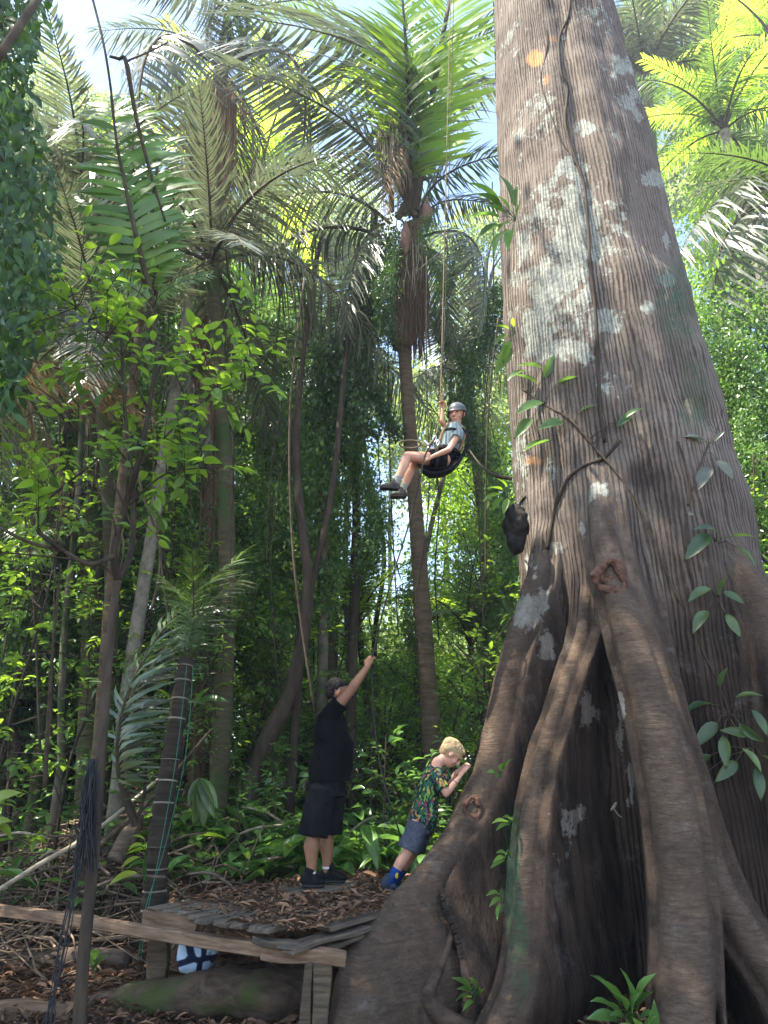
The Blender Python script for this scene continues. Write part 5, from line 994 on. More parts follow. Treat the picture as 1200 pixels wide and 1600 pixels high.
for lab, ctr, lf in (('leafy climber on the right flank at the top of the dark hollow', (1120, 940), [(1110, 920, -30, 12), (1130, 925, 30, 14), (1105, 955, -20, 26), (1135, 960, 20, 30), (1125, 930, 6, -28)]), ('leafy climber with spotted leaves hanging over the dark hollow', (1140, 1120), [(1110, 1100, -36, 6), (1125, 1075, 6, -28), (1150, 1090, 36, -8), (1120, 1130, -30, 30), (1155, 1130, 34, 28), (1130, 1150, 4, 42), (1175, 1110, 24, 34), (1160, 1170, 30, 30)]),
                     ('large leaved climber low on the right edge', (1175, 1170), [(1150, 1190, -26, 26), (1180, 1200, 10, 44), (1190, 1180, 30, 20), (1165, 1150, -30, -10), (1110, 1180, -30, 26), (1100, 1210, -18, 34)]), ('pale leaves on a liana under the dark branch at right', (1120, 850), [(1110, 835, -34, 30), (1140, 840, 36, -6), (1150, 855, 32, 24), (1120, 830, -30, -8)])):
    b_ = at(*ctr, 5.9); lb = LB(); mb = MB()
    for x, y, dx, dy in lf:
        p0 = at(x, y, 5.75); p1 = at(x + dx * 1.15, y + dy * 1.15, 5.65); mb.tube([b_, b_.lerp(p0, .5) + Vector((0, 0, .04)), p0], [.005, .004, .003], 4, cap=False); lb.put([p0], [p1 - p0], [np.array((0, -.7, .7)) + rng.normal(0, .3, 3)], [(p1 - p0).length], [(p1 - p0).length * .34], TB)
    e_ = at(ctr[0] + 12, ctr[1] + 120, 6.2); mb.tube(smoothpath([e_, e_.lerp(b_, .5) + Vector((.08, 0, 0)), b_], 4), .007, 5); t = thing('leafy_climber', lab, 'climber', b_); put('stems', mb.mesh('stems', M['twig']), t, Matrix.Identity(4)); put('leaves', lb.mesh('leaves', M['palm_green']), t, Matrix.Identity(4))
def epi(label, ctr, Y, lf, m, name='epiphyte', wr=.36):
    b_ = at(*ctr, Y); return bigleaf(name, label, b_, [(b_.lerp(at(ctr[0] + dx, ctr[1] + dy, Y - .1), .35), at(ctr[0] + dx, ctr[1] + dy, Y - .15)) for dx, dy in lf], m, 1, wr)
epi('bright leaf rosettes sprouting from the left side of the trunk high above the child', (806, 345), 5.85, [(-60, -50), (-20, -78), (-75, -15), (-62, 20), (-40, 45), (-28, -45), (-48, -30), (0, -60), (-70, -70), (-15, 40), (-30, 10), (6, -30)], 'leaf_mid')
epi('small fern tuft stuck on the upper bark beside the vine', (842, 198), 7.0, [(-14, -8), (12, -10), (-10, 10), (10, 12), (0, -16), (-18, 2)], 'leaf_mid')
epi('leaves reaching out left of the trunk under the rosettes', (805, 520), 5.9, [(-30, -15), (-34, 14), (-20, 40), (-5, -26), (-28, 60)], 'leaf_bright')
epi('green leaves poking out left of the trunk beside the dark nest', (798, 770), 6.2, [(-38, -12), (-44, 8), (-30, 24), (-20, -26), (-12, 30)], 'leaf_bright')
epi('plant with bright leaves growing between the left and middle buttresses', (782, 1215), 5.75, [(-18, -12), (16, -34), (4, -28), (-6, -4)], 'leaf_under', wr=.42)
epi('leaf pair on the left of the middle buttress at half height', (806, 1288), 5.6, [(-36, -8), (-30, 4), (-18, -16)], 'leaf_mid', wr=.3); epi('small leaf sprig lower down the middle buttress', (798, 1340), 5.5, [(-26, 2), (-20, -12), (-30, 12)], 'leaf_mid', wr=.3); epi('drooping leaves near the mossy foot of the middle buttress', (790, 1400), 5.4, [(-28, -6), (-24, 12), (-16, 34)], 'leaf_mid', wr=.3)
epi('yellowish fern tuft in the dark gap left of the middle buttress foot', (748, 1560), 5.3, [(-36, -36), (-30, -20), (-34, -4), (-24, 14), (6, -20), (-14, -40)], 'leaf_mid', wr=.3)
for lab, ctr, Y, lf, m in (('broad leaved seedling standing between the middle and large buttresses', (988, 1600), 4.75, [(-8, -90), (-62, -48), (-66, -16), (-28, -60), (24, -56), (34, -22), (-30, -20), (4, -50), (-58, -88), (26, -84)], 'leaf_under'), ('dark low seedling at the foot of the large buttress', (1003, 1640), 4.6, [(-12, -60), (14, -58), (-26, -44), (24, -70)], 'leaf_under')): epi(lab, ctr, Y, lf, m, 'seedling', .40)
# nest, curled bark scrap on the web
mb = MB(); c = at(806, 822, 6.35); mb.ell(c, (.12, .13, .22)); mb.ell(c + Vector((-.01, -.03, -.17)), (.08, .08, .13)); tag(link('termite_nest', mb.remesh('termite_nest', woodmat('nest_mud', (.008, .007, .006), (.035, .028, .024), (1, 1, 1), 18, .9), .022, 2, .5, lambda co: fbm(co * 16, 3) * .035)), 'black termite nest on the left side of the trunk', 'nest')
p = bark_pt(958, 1262, .02); mb = MB(); mb.tube(smoothpath([p + Vector((-.04, 0, -.03)), p, p + Vector((.03, -.01, .04))], 4), [.008] * 4 + [.013] * 4 + [.006], 5); mb.tube(smoothpath([p, p + Vector((.03, -.01, -.05)), p + Vector((.06, 0, -.07))], 4), .006, 5); tag(mb.build('dead_leaf', M['stick']), 'pale curled dead leaf stuck on the wall between the buttresses', 'leaf')
tag(MB().tube(smoothpath([at(1108, 800, 7.2), at(1140, 822, 7.1), at(1180, 862, 7.0), at(1230, 905, 6.9)], 5), [.02] * 16, 8).build('dead_branch', M['trunk_dark']), 'dark bare branch slanting down at the right edge', 'branch')
tag(MB().tube(smoothpath([at(800, 748, 6.3), at(772, 742, 6.3), at(752, 728, 6.4), at(735, 705, 6.6)], 5), np.linspace(.022, .006, 16), 8).build('dead_branch', M['trunk_dark']), 'short dark branch stub pointing left from the trunk towards the child', 'branch')
# ------------------------------------------------------------ people
def skinmat(name, c1, c2):
    m, nt, b = mat(name, c1, .5, .35); b.inputs['Subsurface Weight'].default_value = .08; b.inputs['Subsurface Radius'].default_value = (.02, .008, .005)
    tx = N(nt, 'ShaderNodeTexCoord'); nz = N(nt, 'ShaderNodeTexNoise', ins={'Scale': 11.0, 'Detail': 4.0}); nt.links.new(tx.outputs['Object'], nz.inputs['Vector']); r = ramp(nt, [(.35, c1), (.65, c2)], nz.outputs['Fac']); nt.links.new(r.outputs[0], b.inputs['Base Color']); return m
def cloth(name, c1, c2, sc_=40, rough=.85):
    m, nt, b = mat(name, c1, rough, .1); tx = N(nt, 'ShaderNodeTexCoord'); nz = N(nt, 'ShaderNodeTexNoise', ins={'Scale': sc_, 'Detail': 3.0}); nt.links.new(tx.outputs['Object'], nz.inputs['Vector']); r = ramp(nt, [(.35, c1), (.65, c2)], nz.outputs['Fac']); nt.links.new(r.outputs[0], b.inputs['Base Color'])
    bp = N(nt, 'ShaderNodeBump', ins={'Strength': .25, 'Distance': .004}); nt.links.new(nz.outputs['Fac'], bp.inputs['Height']); nt.links.new(bp.outputs[0], b.inputs['Normal']); return m
M['skin_tan'] = skinmat('tanned_skin', (.24, .115, .065), (.32, .16, .095)); M['skin_fair'] = skinmat('fair_skin', (.52, .26, .17), (.60, .33, .23))
M['black_cloth'] = cloth('black_cotton', (.0022, .0022, .003), (.005, .005, .0065)); M['black_shorts'] = cloth('black_shorts_cloth', (.004, .0042, .0055), (.010, .0105, .013))
M['shoe_black'] = cloth('black_shoe', (.006, .006, .0065), (.016, .016, .017)); M['sole'] = cloth('dark_rubber', (.02, .02, .02), (.045, .043, .04)); M['grey_sock'] = cloth('grey_sock', (.22, .22, .21), (.34, .34, .32)); M['white_sock'] = cloth('white_sock', (.55, .55, .53), (.7, .7, .68))
M['hair_black'] = woodmat('black_hair', (.003, .0025, .0025), (.011, .009, .008), (3, 3, 8), 24, .7, .5); M['hair_blond'] = woodmat('blond_hair', (.25, .155, .07), (.62, .46, .25), (3, 3, 8), 22, .8, .5); M['hair_brown'] = woodmat('brown_hair', (.05, .03, .015), (.13, .08, .045), (3, 3, 8), 24, .7, .5)
M['eye'] = mat('dark_eye', (.02, .012, .01), .2, .5)[0]; M['lips'] = mat('lips', (.30, .10, .08), .5, .4)[0]; M['teeth'] = mat('teeth', (.75, .72, .66), .3, .5)[0]
def tri(a, b, c): return np.array([list(a), list(b), list(c)])
def frame(fw, up=(0, 0, 1)):
    f = nrm(np.array(fw, float)); u = np.array(up, float); u = nrm(u - f * f.dot(u)); l = np.cross(u, f); return np.stack([f, l, u], 1)      # columns: forward, left, up
def head(mb, c, Fm, s):
    """skull, jaw, nose, brow, ears, lips and neck root; s = head height / 0.23"""
    c = np.array(c, float); g = lambda x, y, z: c + Fm @ np.array((x, y, z)) * s
    mb.ell(g(-.012, 0, .025), np.array((.098, .077, .092)) * s, Fm, 18, 12); mb.ell(g(.022, 0, -.045), np.array((.066, .058, .068)) * s, Fm, 16, 10)
    mb.ell(g(.045, 0, -.085), np.array((.030, .030, .024)) * s, Fm); mb.tube([g(.080, 0, .022), g(.098, 0, -.004), g(.108, 0, -.022), g(.090, 0, -.034)], [.010 * s, .011 * s, .015 * s, .010 * s], 8)
    for y in (-1, 1):
        mb.ell(g(-.005, y * .078, -.008), np.array((.020, .009, .032)) * s, Fm @ np.array(Matrix.Rotation(.25, 3, 'Y')), 10, 8); mb.ell(g(.052, y * .038, -.030), np.array((.028, .026, .026)) * s, Fm)
    mb.tube([g(.070, -.045, .036), g(.084, 0, .032), g(.070, .045, .036)], .012 * s, 7); mb.tube([g(.074, -.022, -.054), g(.084, 0, -.052), g(.074, .022, -.054)], .009 * s, 7)
def hand(mb, w, d, nrm_, s, curl=.9, side=1, spread=.13, thumb=.6):
    """palm and five separate fingers; w wrist, d direction of the hand, nrm_ out of the palm; curl in radians per joint"""
    w, d, n_ = (np.array(list(q), float) for q in (w, d, nrm_)); d = nrm(d); n_ = nrm(n_ - d * d.dot(n_)); l = np.cross(d, n_) * side
    mb.rtube([w - d * .01 * s, w + d * .045 * s, w + d * .085 * s], [(.014 * s, .026 * s), (.015 * s, .038 * s), (.013 * s, .040 * s)], 10, ref=n_)
    for i, (off, ln) in enumerate(((-.030, .070), (-.010, .080), (.010, .075), (.029, .058))):
        b = w + d * .085 * s + l * off * s; dd = nrm(d + l * off * spread * 20); pts = [b - dd * .02 * s, b]; ang = 0
        for seg_, fr_ in enumerate((.45, .32, .23)): ang += curl * (.75, 1.0, .7)[seg_]; pts.append(pts[-1] + (dd * math.cos(ang) + n_ * math.sin(ang)) * ln * fr_ * s)
        mb.rtube(pts, [.0098 * s, .0098 * s, .0092 * s, .0085 * s, .0075 * s], 8)
    b = w + d * .025 * s - l * .028 * s; mb.rtube([b, b + (d * .7 - l * .7) * .035 * s, b + (d * .8 - l * .5 + n_ * thumb) * .062 * s, b + (d * .75 - l * .15 + n_ * thumb * 1.5) * .082 * s], [.0125 * s, .0115 * s, .0105 * s, .009 * s], 8)
def wrinkle(a, f=9, f2=22): return lambda co: a * fbm(co * (f, f, f * .7), 3) + a * .4 * fbm(co * f2, 2)
def person(label, base): return thing('person', label, 'person', base)
def part(p, name, mb, m, vox, it=3, disp=None): return put(name, mb.remesh(name, M[m], vox, it, .5, disp), p, Matrix.Identity(4))
def shoe(p, heel, toe, s, m='shoe_black', up=(0, 0, 1), m2='sole'):
    h, t = np.array(list(heel), float), np.array(list(toe), float); L = np.linalg.norm(t - h); d = (t - h) / L; u = np.array(up, float); u = nrm(u - d * d.dot(u)); mb = MB()
    mb.rtube([h + d * .03 * s + u * .045 * s, h + d * .35 * L + u * .045 * s, h + d * .7 * L + u * .036 * s, t - d * .04 * s + u * .03 * s], [(.040 * s, .036 * s), (.046 * s, .036 * s), (.034 * s, .044 * s), (.024 * s, .036 * s)], 12, ref=u)
    mb.rtube([h + d * .055 * s + u * .05 * s, h + d * .065 * s + u * .105 * s], [.042 * s, .043 * s], 12); part(p, 'shoe', mb, m, .008 * s, 2)
    mb = MB(); mb.rtube([h + d * .03 * s + u * .008 * s, h + d * .35 * L + u * .008 * s, h + d * .7 * L + u * .008 * s, t - d * .035 * s + u * .01 * s], [(.016 * s, .040 * s), (.014 * s, .040 * s), (.014 * s, .048 * s), (.014 * s, .038 * s)], 14, ref=u); part(p, 'sole', mb, m2, .007 * s, 1)
    w_ = np.cross(d, u); mb = MB()
    for k in range(4): q = h + d * (.42 + .09 * k) * L + u * (.083 - .009 * k) * s; mb.tube([q - w_ * .022 * s, q + u * .004 * s, q + w_ * .022 * s], .003 * s, 5)
    put('laces', mb.mesh('laces', M['sole']), p, Matrix.Identity(4))

# --- the man in black holding the rope
YM = 6.55
def a3(x, y, Y): return np.array(at(x, y, Y))
man = person('man in black t-shirt and black shorts reaching up to hold the belay rope', (at(502, 1388, YM).x, YM, DZ))
hip = a3(511, 1225, YM); ch = a3(516, 1145, YM); nk = a3(523, 1103, YM); waist = a3(515, 1190, YM)
mb = MB(); Fm = frame((1, .12, -.12)); hc = a3(529, 1083, YM)
head(mb, hc, Fm, 1.02); mb.rtube([nk + (-.01, 0, -.05), nk + (.0, 0, .02), hc + (-.015, 0, -.03)], [.062, .056, .055], 14)
mb.rtube([hip + (0, 0, -.03), waist, ch, nk + (0, 0, -.06)], [(.115, .155), (.115, .15), (.115, .165), (.07, .10)], 18, ref=(1, 0, 0))
sR, elb, wr = a3(516, 1116, YM - .16), a3(544, 1084, YM - .20), a3(573, 1043, YM - .22)
mb.rtube([nk + (0, -.08, -.06), sR, sR + (elb - sR) * .55, elb], [.055, .058, .052, .042], 12); mb.rtube([elb, elb + (wr - elb) * .35, wr], [.043, .044, .028], 12)
RP = a3(581, 1027, YM - .24); hand(mb, wr, a3(581, 1024, YM - .22) - wr, (.5, .75, -.2), 1.05, 1.15, -1)
sL, eL, wL = a3(517, 1120, YM + .17), a3(514, 1170, YM + .25), a3(528, 1196, YM + .16)
mb.rtube([nk + (0, .08, -.06), sL, eL], [.055, .056, .042], 12); mb.rtube([eL, wL], [.042, .028], 12); hand(mb, wL, (.6, -.3, -.5), (0, -1, 0), 1.0, .5, 1)
legs = []
for (hx, kx, ky, ax_, ay, Y) in ((503, 489, 1306, 486, 1366, YM - .10), (519, 512, 1302, 511, 1358, YM + .13)):
    h_, k_, n_ = a3(hx, 1236, Y), a3(kx, ky, Y), a3(ax_, ay, Y); legs.append((h_, k_, n_))
    mb.rtube([h_, (h_ + k_) / 2, k_], [.090, .082, .058], 14); mb.rtube([k_, k_ + (n_ - k_) * .30 + (-.012, 0, 0), k_ + (n_ - k_) * .7, n_ + (0, 0, -.02)], [.056, .064, .046, .036], 14); mb.rtube([n_, n_ + (.03, 0, -.04)], [.032, .026], 10)
part(man, 'body', mb, 'skin_tan', .0085, 3)
mb = MB(); g = lambda x, y, z: hc + Fm @ np.array((x, y, z)) * 1.02
mb.ell(g(-.026, 0, .047), (.102, .083, .085), Fm, 18, 12); mb.ell(g(-.055, 0, .0), (.062, .072, .07), Fm); part(man, 'hair', mb, 'hair_black', .007, 1, lambda co: .010 * fbm(co * 55, 3))
mb = MB(); [mb.ell(g(.083, y * .031, .010), (.008, .014, .007), Fm) for y in (-1, 1)]; put('eyes', mb.mesh('eyes', M['eye']), man, Matrix.Identity(4))
mb = MB(); hem = a3(515, 1221, YM)
mb.tube([hem + (0, 0, -.004), hem + (0, 0, .05), waist + (.022, 0, 0), a3(518, 1165, YM) + (.022, 0, 0), ch, a3(517, 1120, YM), nk + (-.005, 0, -.035), nk + (0, 0, .0)], [(.185, .21), (.190, .21), (.192, .21), (.182, .21), (.155, .215), (.135, .20), (.085, .12), (.062, .068)], 28, ref=(1, 0, 0))
u_ = nrm(elb - sR); mb.tube([nk + (0, -.05, -.09), sR + (-.01, .02, -.01), sR + u_ * .10, sR + u_ * .135], [.085, .085, .078, .080], 16); ul = nrm(eL - sL); mb.tube([nk + (0, .05, -.09), sL, sL + ul * .2], [.085, .082, .080], 16)
part(man, 'shirt', mb, 'black_cloth', .011, 4, wrinkle(.012, 7))
mb = MB(); mb.tube([a3(513, 1205, YM), hip, a3(511, 1245, YM)], [(.148, .18), (.160, .195), (.150, .19)], 24, ref=(1, 0, 0))
for h_, k_, n_ in legs: kk = k_ + (h_ - k_) * .0; mb.tube([h_ + (0, 0, .03), (h_ + kk) / 2, kk], [(.125, .115), (.125, .115), (.128, .118)], 22, ref=(1, 0, 0))
part(man, 'shorts', mb, 'black_shorts', .011, 4, wrinkle(.014, 8))
for h_, k_, n_ in legs: mb = MB(); mb.tube([n_ + (0, 0, .0), n_ + (.0, 0, .024)], [.042, .043], 14); part(man, 'sock', mb, 'white_sock', .008, 1)
for (hx, hy, tx_, ty, Y) in ((470, 1389, 508, 1391, YM - .10), (500, 1381, 541, 1379, YM + .14)): h_, t_ = at(hx, hy, Y), at(tx_, ty, Y); h_.z = t_.z = DZ + .012; shoe(man, h_, t_ + Vector((.02, 0, 0)), 1.12)

# --- the boy leaning on the buttress
YB = 6.12
boy = person('blond boy in jungle print shirt leaning on the buttress with his face to the bark', (at(606, 1395, YB).x, YB, DZ))
mb = MB(); Fm = frame((.78, .10, -.75), (.6, 0, .8)); hc = a3(705, 1178, YB + .05); g = lambda x, y, z: hc + Fm @ np.array((x, y, z)) * .93
head(mb, hc, Fm, .93); nk = a3(684, 1191, YB + .05); mb.rtube([nk, (nk + hc) / 2], [.043, .043], 12)
hipb = a3(660, 1284, YB + .06); mid = a3(668, 1243, YB + .06); chb = a3(676, 1212, YB + .06)
mb.rtube([hipb, mid, chb, nk], [(.078, .095), (.078, .095), (.078, .105), (.045, .06)], 16, ref=(1, 0, 0))
sh, el_, wr_ = a3(685, 1214, YB - .07), a3(697, 1240, YB - .10), a3(716, 1217, YB - .10); mb.rtube([chb + (0, -.03, .03), sh, el_], [.036, .036, .029], 10); mb.rtube([el_, el_ + (wr_ - el_) * .3, wr_], [.029, .029, .020], 10)
hand(mb, wr_, a3(732, 1194, YB - .10) - wr_, (.85, .3, -.35), .78, .12, -1, .25, .2)
sh2, el2, wr2 = a3(690, 1208, YB + .18), a3(703, 1224, YB + .18), a3(714, 1206, YB + .13); mb.rtube([chb + (0, .03, .03), sh2, el2], [.036, .036, .029], 10); mb.rtube([el2, wr2], [.028, .020], 10); hand(mb, wr2, (.75, -.1, .45), (.6, .6, -.4), .78, .12, 1, .25, .2)
BL = []
for dY, dx in ((0, 0), (.15, 8)):
    h_, k_, n_ = a3(653 + dx, 1288, YB + dY), a3(636 + dx, 1334, YB + dY), a3(611 + dx, 1374, YB + dY); BL.append((h_, k_, n_)); mb.rtube([h_, (h_ + k_) / 2, k_], [.068, .060, .046], 12); mb.rtube([k_, k_ + (n_ - k_) * .35 + (-.006, 0, 0), n_], [.044, .046, .028], 12)
part(boy, 'body', mb, 'skin_fair', .007, 3)
mb = MB(); mb.ell(g(-.022, 0, .045), (.097, .082, .078), Fm, 18, 12); mb.ell(g(-.058, 0, .005), (.055, .068, .06), Fm); mb.ell(g(.048, 0, .078), (.045, .06, .028), Fm); mb.ell(g(-.01, -.058, .03), (.055, .022, .03), Fm); mb.ell(g(-.01, .058, .03), (.055, .022, .03), Fm)
part(boy, 'hair', mb, 'hair_blond', .007, 1, lambda co: .010 * fbm(co * (38, 38, 38), 3)); mb = MB(); [mb.ell(g(.080, y * .029, .010), (.007, .012, .006), Fm) for y in (-1, 1)]; put('eyes', mb.mesh('eyes', M['eye']), boy, Matrix.Identity(4))
m, nt, b = mat('jungle_print', (.1, .2, .1), .8, .2); tx = N(nt, 'ShaderNodeTexCoord'); vo = N(nt, 'ShaderNodeTexVoronoi', ins={'Scale': 58.0}); mp = N(nt, 'ShaderNodeMapping', ins={'Scale': (1, 1, .55), 'Rotation': (0, .5, .3)}); nzz = N(nt, 'ShaderNodeTexNoise', ins={'Scale': 14.0})
nt.links.new(tx.outputs['Object'], nzz.inputs['Vector']); nt.links.new(tx.outputs['Object'], mp.inputs[0]); av = N(nt, 'ShaderNodeVectorMath', operation='MULTIPLY_ADD'); av.inputs[1].default_value = (.10,) * 3; nt.links.new(nzz.outputs['Color'], av.inputs[0]); nt.links.new(mp.outputs[0], av.inputs[2]); nt.links.new(av.outputs[0], vo.inputs['Vector'])
sp = N(nt, 'ShaderNodeSeparateColor'); nt.links.new(vo.outputs['Color'], sp.inputs[0]); r = ramp(nt, [(0, (.008, .02, .02)), (.16, (.02, .09, .04)), (.34, (.008, .012, .018)), (.52, (.12, .30, .05)), (.60, (.02, .10, .09)), (.72, (.26, .05, .09)), (.79, (.01, .015, .02)), (.91, (.38, .30, .06)), (.96, (.36, .14, .06))], sp.outputs[0]); r.color_ramp.interpolation = 'CONSTANT'; nt.links.new(r.outputs[0], b.inputs['Base Color']); M['print'] = m
mb = MB(); mb.tube([a3(657, 1291, YB + .06), a3(661, 1276, YB + .06), mid, a3(673, 1222, YB + .06), a3(679, 1204, YB + .06), nk + (0, 0, .0)], [(.118, .13), (.116, .13), (.102, .125), (.094, .13), (.078, .105), (.045, .05)], 24, ref=(1, 0, 0))
u_ = nrm(el_ - sh); mb.tube([chb + (.01, -.02, .03), sh + (0, .01, .01), sh + u_ * .07, sh + u_ * .10], [.055, .056, .056, .060], 14); u_ = nrm(el2 - sh2); mb.tube([chb + (.01, .02, .03), sh2, sh2 + u_ * .08], [.055, .056, .056], 14); part(boy, 'shirt', mb, 'print', .008, 3, wrinkle(.008, 10))
M['grey_shorts'] = cloth('slate_shorts', (.05, .055, .075), (.085, .09, .115)); mb = MB(); mb.tube([a3(660, 1276, YB + .06), hipb, a3(655, 1297, YB + .06)], [(.092, .115), (.100, .122), (.098, .12)], 20, ref=(1, 0, 0))
for h_, k_, n_ in BL: mb.tube([h_ + (0, 0, .02), h_ + (k_ - h_) * .45, h_ + (k_ - h_) * .86], [.088, .088, .092], 16)
part(boy, 'shorts', mb, 'grey_shorts', .008, 3, wrinkle(.009, 10))
M['blue_sock'] = cloth('blue_sock', (.01, .035, .16), (.02, .06, .25)); M['yellow'] = mat('yellow_patch', (.55, .45, .03), .8, .2)[0]; M['shoe_blue'] = cloth('blue_grey_shoe', (.02, .03, .045), (.05, .07, .10))
for h_, k_, n_ in BL: mb = MB(); mb.tube([n_ + (-.02, 0, -.03), n_, n_ + (k_ - n_) * .30, n_ + (k_ - n_) * .42], [.036, .036, .042, .043], 14); part(boy, 'sock', mb, 'blue_sock', .007, 1)
mb = MB(); n_ = BL[0][2]; k_ = BL[0][1]; mb.ell(n_ + (k_ - n_) * .2 + (.018, -.034, 0), (.014, .008, .028)); put('sock_patch', mb.mesh('sock_patch', M['yellow']), boy, Matrix.Identity(4))
for dY, dx in ((0, 0), (.16, 8)): h_, t_ = at(594 + dx, 1391, YB + dY), at(624 + dx, 1397, YB + dY); t_.z = DZ + .02; h_.z = DZ + .05; shoe(boy, h_, t_, .82, 'shoe_blue', up=(-.15, 0, 1))
mb = MB(); a = nrm(wr_ - el_); mb.tube([wr_ - a * .035, wr_ - a * .028], [.0255, .025], 12); put('wristband', mb.mesh('wristband', M['lips']), boy, Matrix.Identity(4))

# --- the child in the harness
YC = 6.2
kid = person('smiling child in grey helmet and harness sitting on the rope swing in mid air', a3(690, 719, YC))
M['skin_fair_shade'] = M['skin_fair']; mb = MB(); Fm = frame((-.42, -.86, -.30), (.05, -.05, 1)); hc = a3(714, 647, YC); S = .92; g = lambda x, y, z: hc + Fm @ np.array((x, y, z)) * S
head(mb, hc, Fm, S); nk = a3(713, 664, YC + .02); mb.rtube([nk, hc + (0, .02, -.03)], [.042, .042], 12)
hp, md, cs = a3(697, 716, YC), a3(704, 696, YC), a3(709, 679, YC + .01); mb.rtube([hp, md, cs, nk], [(.075, .092), (.075, .092), (.075, .10), (.045, .06)], 16, ref=(1, 0, 0))
sl, ee, hh = a3(719, 675, YC - .09), a3(701, 703, YC - .20), a3(675, 714, YC - .20); mb.rtube([cs + (0, -.02, .03), sl, (sl + ee) / 2, ee], [.036, .036, .032, .028], 10); mb.rtube([ee, ee + (hh - ee) * .4, hh], [.028, .028, .020], 10); hand(mb, hh, (-.9, .15, -.35), (0, .8, -.5), .78, .55, 1)
sr, er, hr = a3(699, 672, YC + .04), a3(690, 658, YC - .04), a3(691, 640, YC - .04); mb.rtube([cs + (-.02, .02, .03), sr, er], [.036, .034, .027], 10); mb.rtube([er, hr], [.027, .019], 10); hand(mb, hr, (.02, 0, 1), (-.5, -.7, 0), .78, 1.2, -1)
KL = []
for (hx, hy, kx, ky, ax_, ay, dY) in ((693, 719, 636, 713, 619, 753, -.09), (695, 723, 644, 724, 629, 766, .05)):
    h_, k_, n_ = a3(hx, hy, YC + dY), a3(kx, ky, YC + dY - .10), a3(ax_, ay, YC + dY - .12); KL.append((h_, k_, n_)); mb.rtube([h_, (h_ + k_) / 2, k_], [.070, .062, .047], 12); mb.rtube([k_, k_ + (n_ - k_) * .35 + (.008, 0, 0), n_], [.044, .047, .029], 12)
part(kid, 'body', mb, 'skin_fair', .0065, 3)
mb = MB(); [mb.ell(g(.082, y * .031, .012), (.006, .011, .005), Fm) for y in (-1, 1)]; put('eyes', mb.mesh('eyes', M['eye']), kid, Matrix.Identity(4)); mb = MB(); mb.tube([g(.074, -.022, -.046), g(.086, -.010, -.053), g(.088, 0, -.055), g(.086, .010, -.053), g(.074, .022, -.046)], [.002, .0035, .004, .0035, .002], 6); put('smile', mb.mesh('smile', M['teeth']), kid, Matrix.Identity(4))
mb = MB(); [mb.tube([g(.080, y * .018, .030), g(.082, y * .032, .034), g(.074, y * .045, .030)], .003, 5) for y in (-1, 1)]; put('eyebrows', mb.mesh('eyebrows', M['hair_brown']), kid, Matrix.Identity(4))
mb = MB(); mb.ell(g(.0, 0, .055), (.088, .078, .06), Fm); part(kid, 'hair', mb, 'hair_brown', .007, 1, lambda co: .006 * fbm(co * 50, 3))
M['helmet'] = mat('grey_helmet_shell', (.085, .095, .105), .42, .5)[0]; M['strap'] = cloth('black_webbing', (.008, .008, .010), (.022, .022, .026)); M['strap_tan'] = cloth('tan_webbing', (.22, .15, .08), (.32, .23, .13)); M['metal'] = mat('dull_aluminium', (.55, .56, .58), .35, .5)[0]; M['metal'].node_tree.nodes['Principled BSDF'].inputs['Metallic'].default_value = .9
# helmet shell: the upper half of an ovoid with thickness and a brim
ph = np.linspace(0, 1.62, 10); az = np.linspace(0, 2 * np.pi, 28, endpoint=False); V = []
for shell in (1.0, .93):
    for p_ in ph:
        for a in az: V.append(g((-.012 + .118 * math.sin(p_) * math.cos(a)) * shell * (1.06 if p_ > 1.5 and math.cos(a) > .3 else 1), .098 * math.sin(p_) * math.sin(a) * shell, .030 + (.100 * math.cos(p_) - (.012 if math.cos(a) < 0 else -.004) * (p_ > 1.3)) * shell))
Q = []
for s_ in (0, 1):
    for i in range(9):
        for j in range(28): a = s_ * 280 + i * 28; q = [a + j, a + (j + 1) % 28, a + 28 + (j + 1) % 28, a + 28 + j]; Q.append(q if s_ else q[::-1])
for j in range(28): Q.append([252 + j, 252 + (j + 1) % 28, 532 + (j + 1) % 28, 532 + j])
hm = put('helmet', mesh_np('helmet', V, np.array(Q), M['helmet']), kid, Matrix.Identity(4))
for y in (-.05, 0, .05): o = link('vent', MB().tube([g(-.03, y, .124 - abs(y) * .25), g(-.075, y, .100 - abs(y) * .25)], .008, 6).mesh('vent', M['strap']), hm); 
mb = MB(); [mb.tube(smoothpath([g(.02, y * .085, .03), g(.03, y * .068, -.05), g(.035, 0, -.112)], 4), .005, 5) for y in (-1, 1)]; put('chin_strap', mb.mesh('chin_strap', M['strap']), kid, Matrix.Identity(4))
m, nt, b = mat('striped_teal_cloth', (.16, .22, .24), .85, .2); tx = N(nt, 'ShaderNodeTexCoord'); wv = N(nt, 'ShaderNodeTexWave', ins={'Scale': 9.0, 'Distortion': 1.5}); nt.links.new(tx.outputs['Object'], wv.inputs['Vector']); r = ramp(nt, [(.3, (.15, .19, .20)), (.7, (.22, .27, .28))], wv.outputs['Fac']); nt.links.new(r.outputs[0], b.inputs['Base Color']); M['teal'] = m
mb = MB(); mb.tube([hp + (.01, 0, .03), md, cs, cs + (.01, 0, .07), nk + (0, 0, .01)], [(.095, .11), (.098, .115), (.094, .125), (.075, .10), (.044, .05)], 22, ref=(1, 0, 0)); u_ = nrm(ee - sl); mb.tube([cs + (0, -.02, .03), sl, sl + u_ * .08, sl + u_ * .11], [.055, .054, .052, .056], 14); u_ = nrm(er - sr); mb.tube([cs + (0, .02, .03), sr, sr + u_ * .05], [.053, .05, .05], 14); part(kid, 'shirt', mb, 'teal', .008, 3, wrinkle(.007, 12))
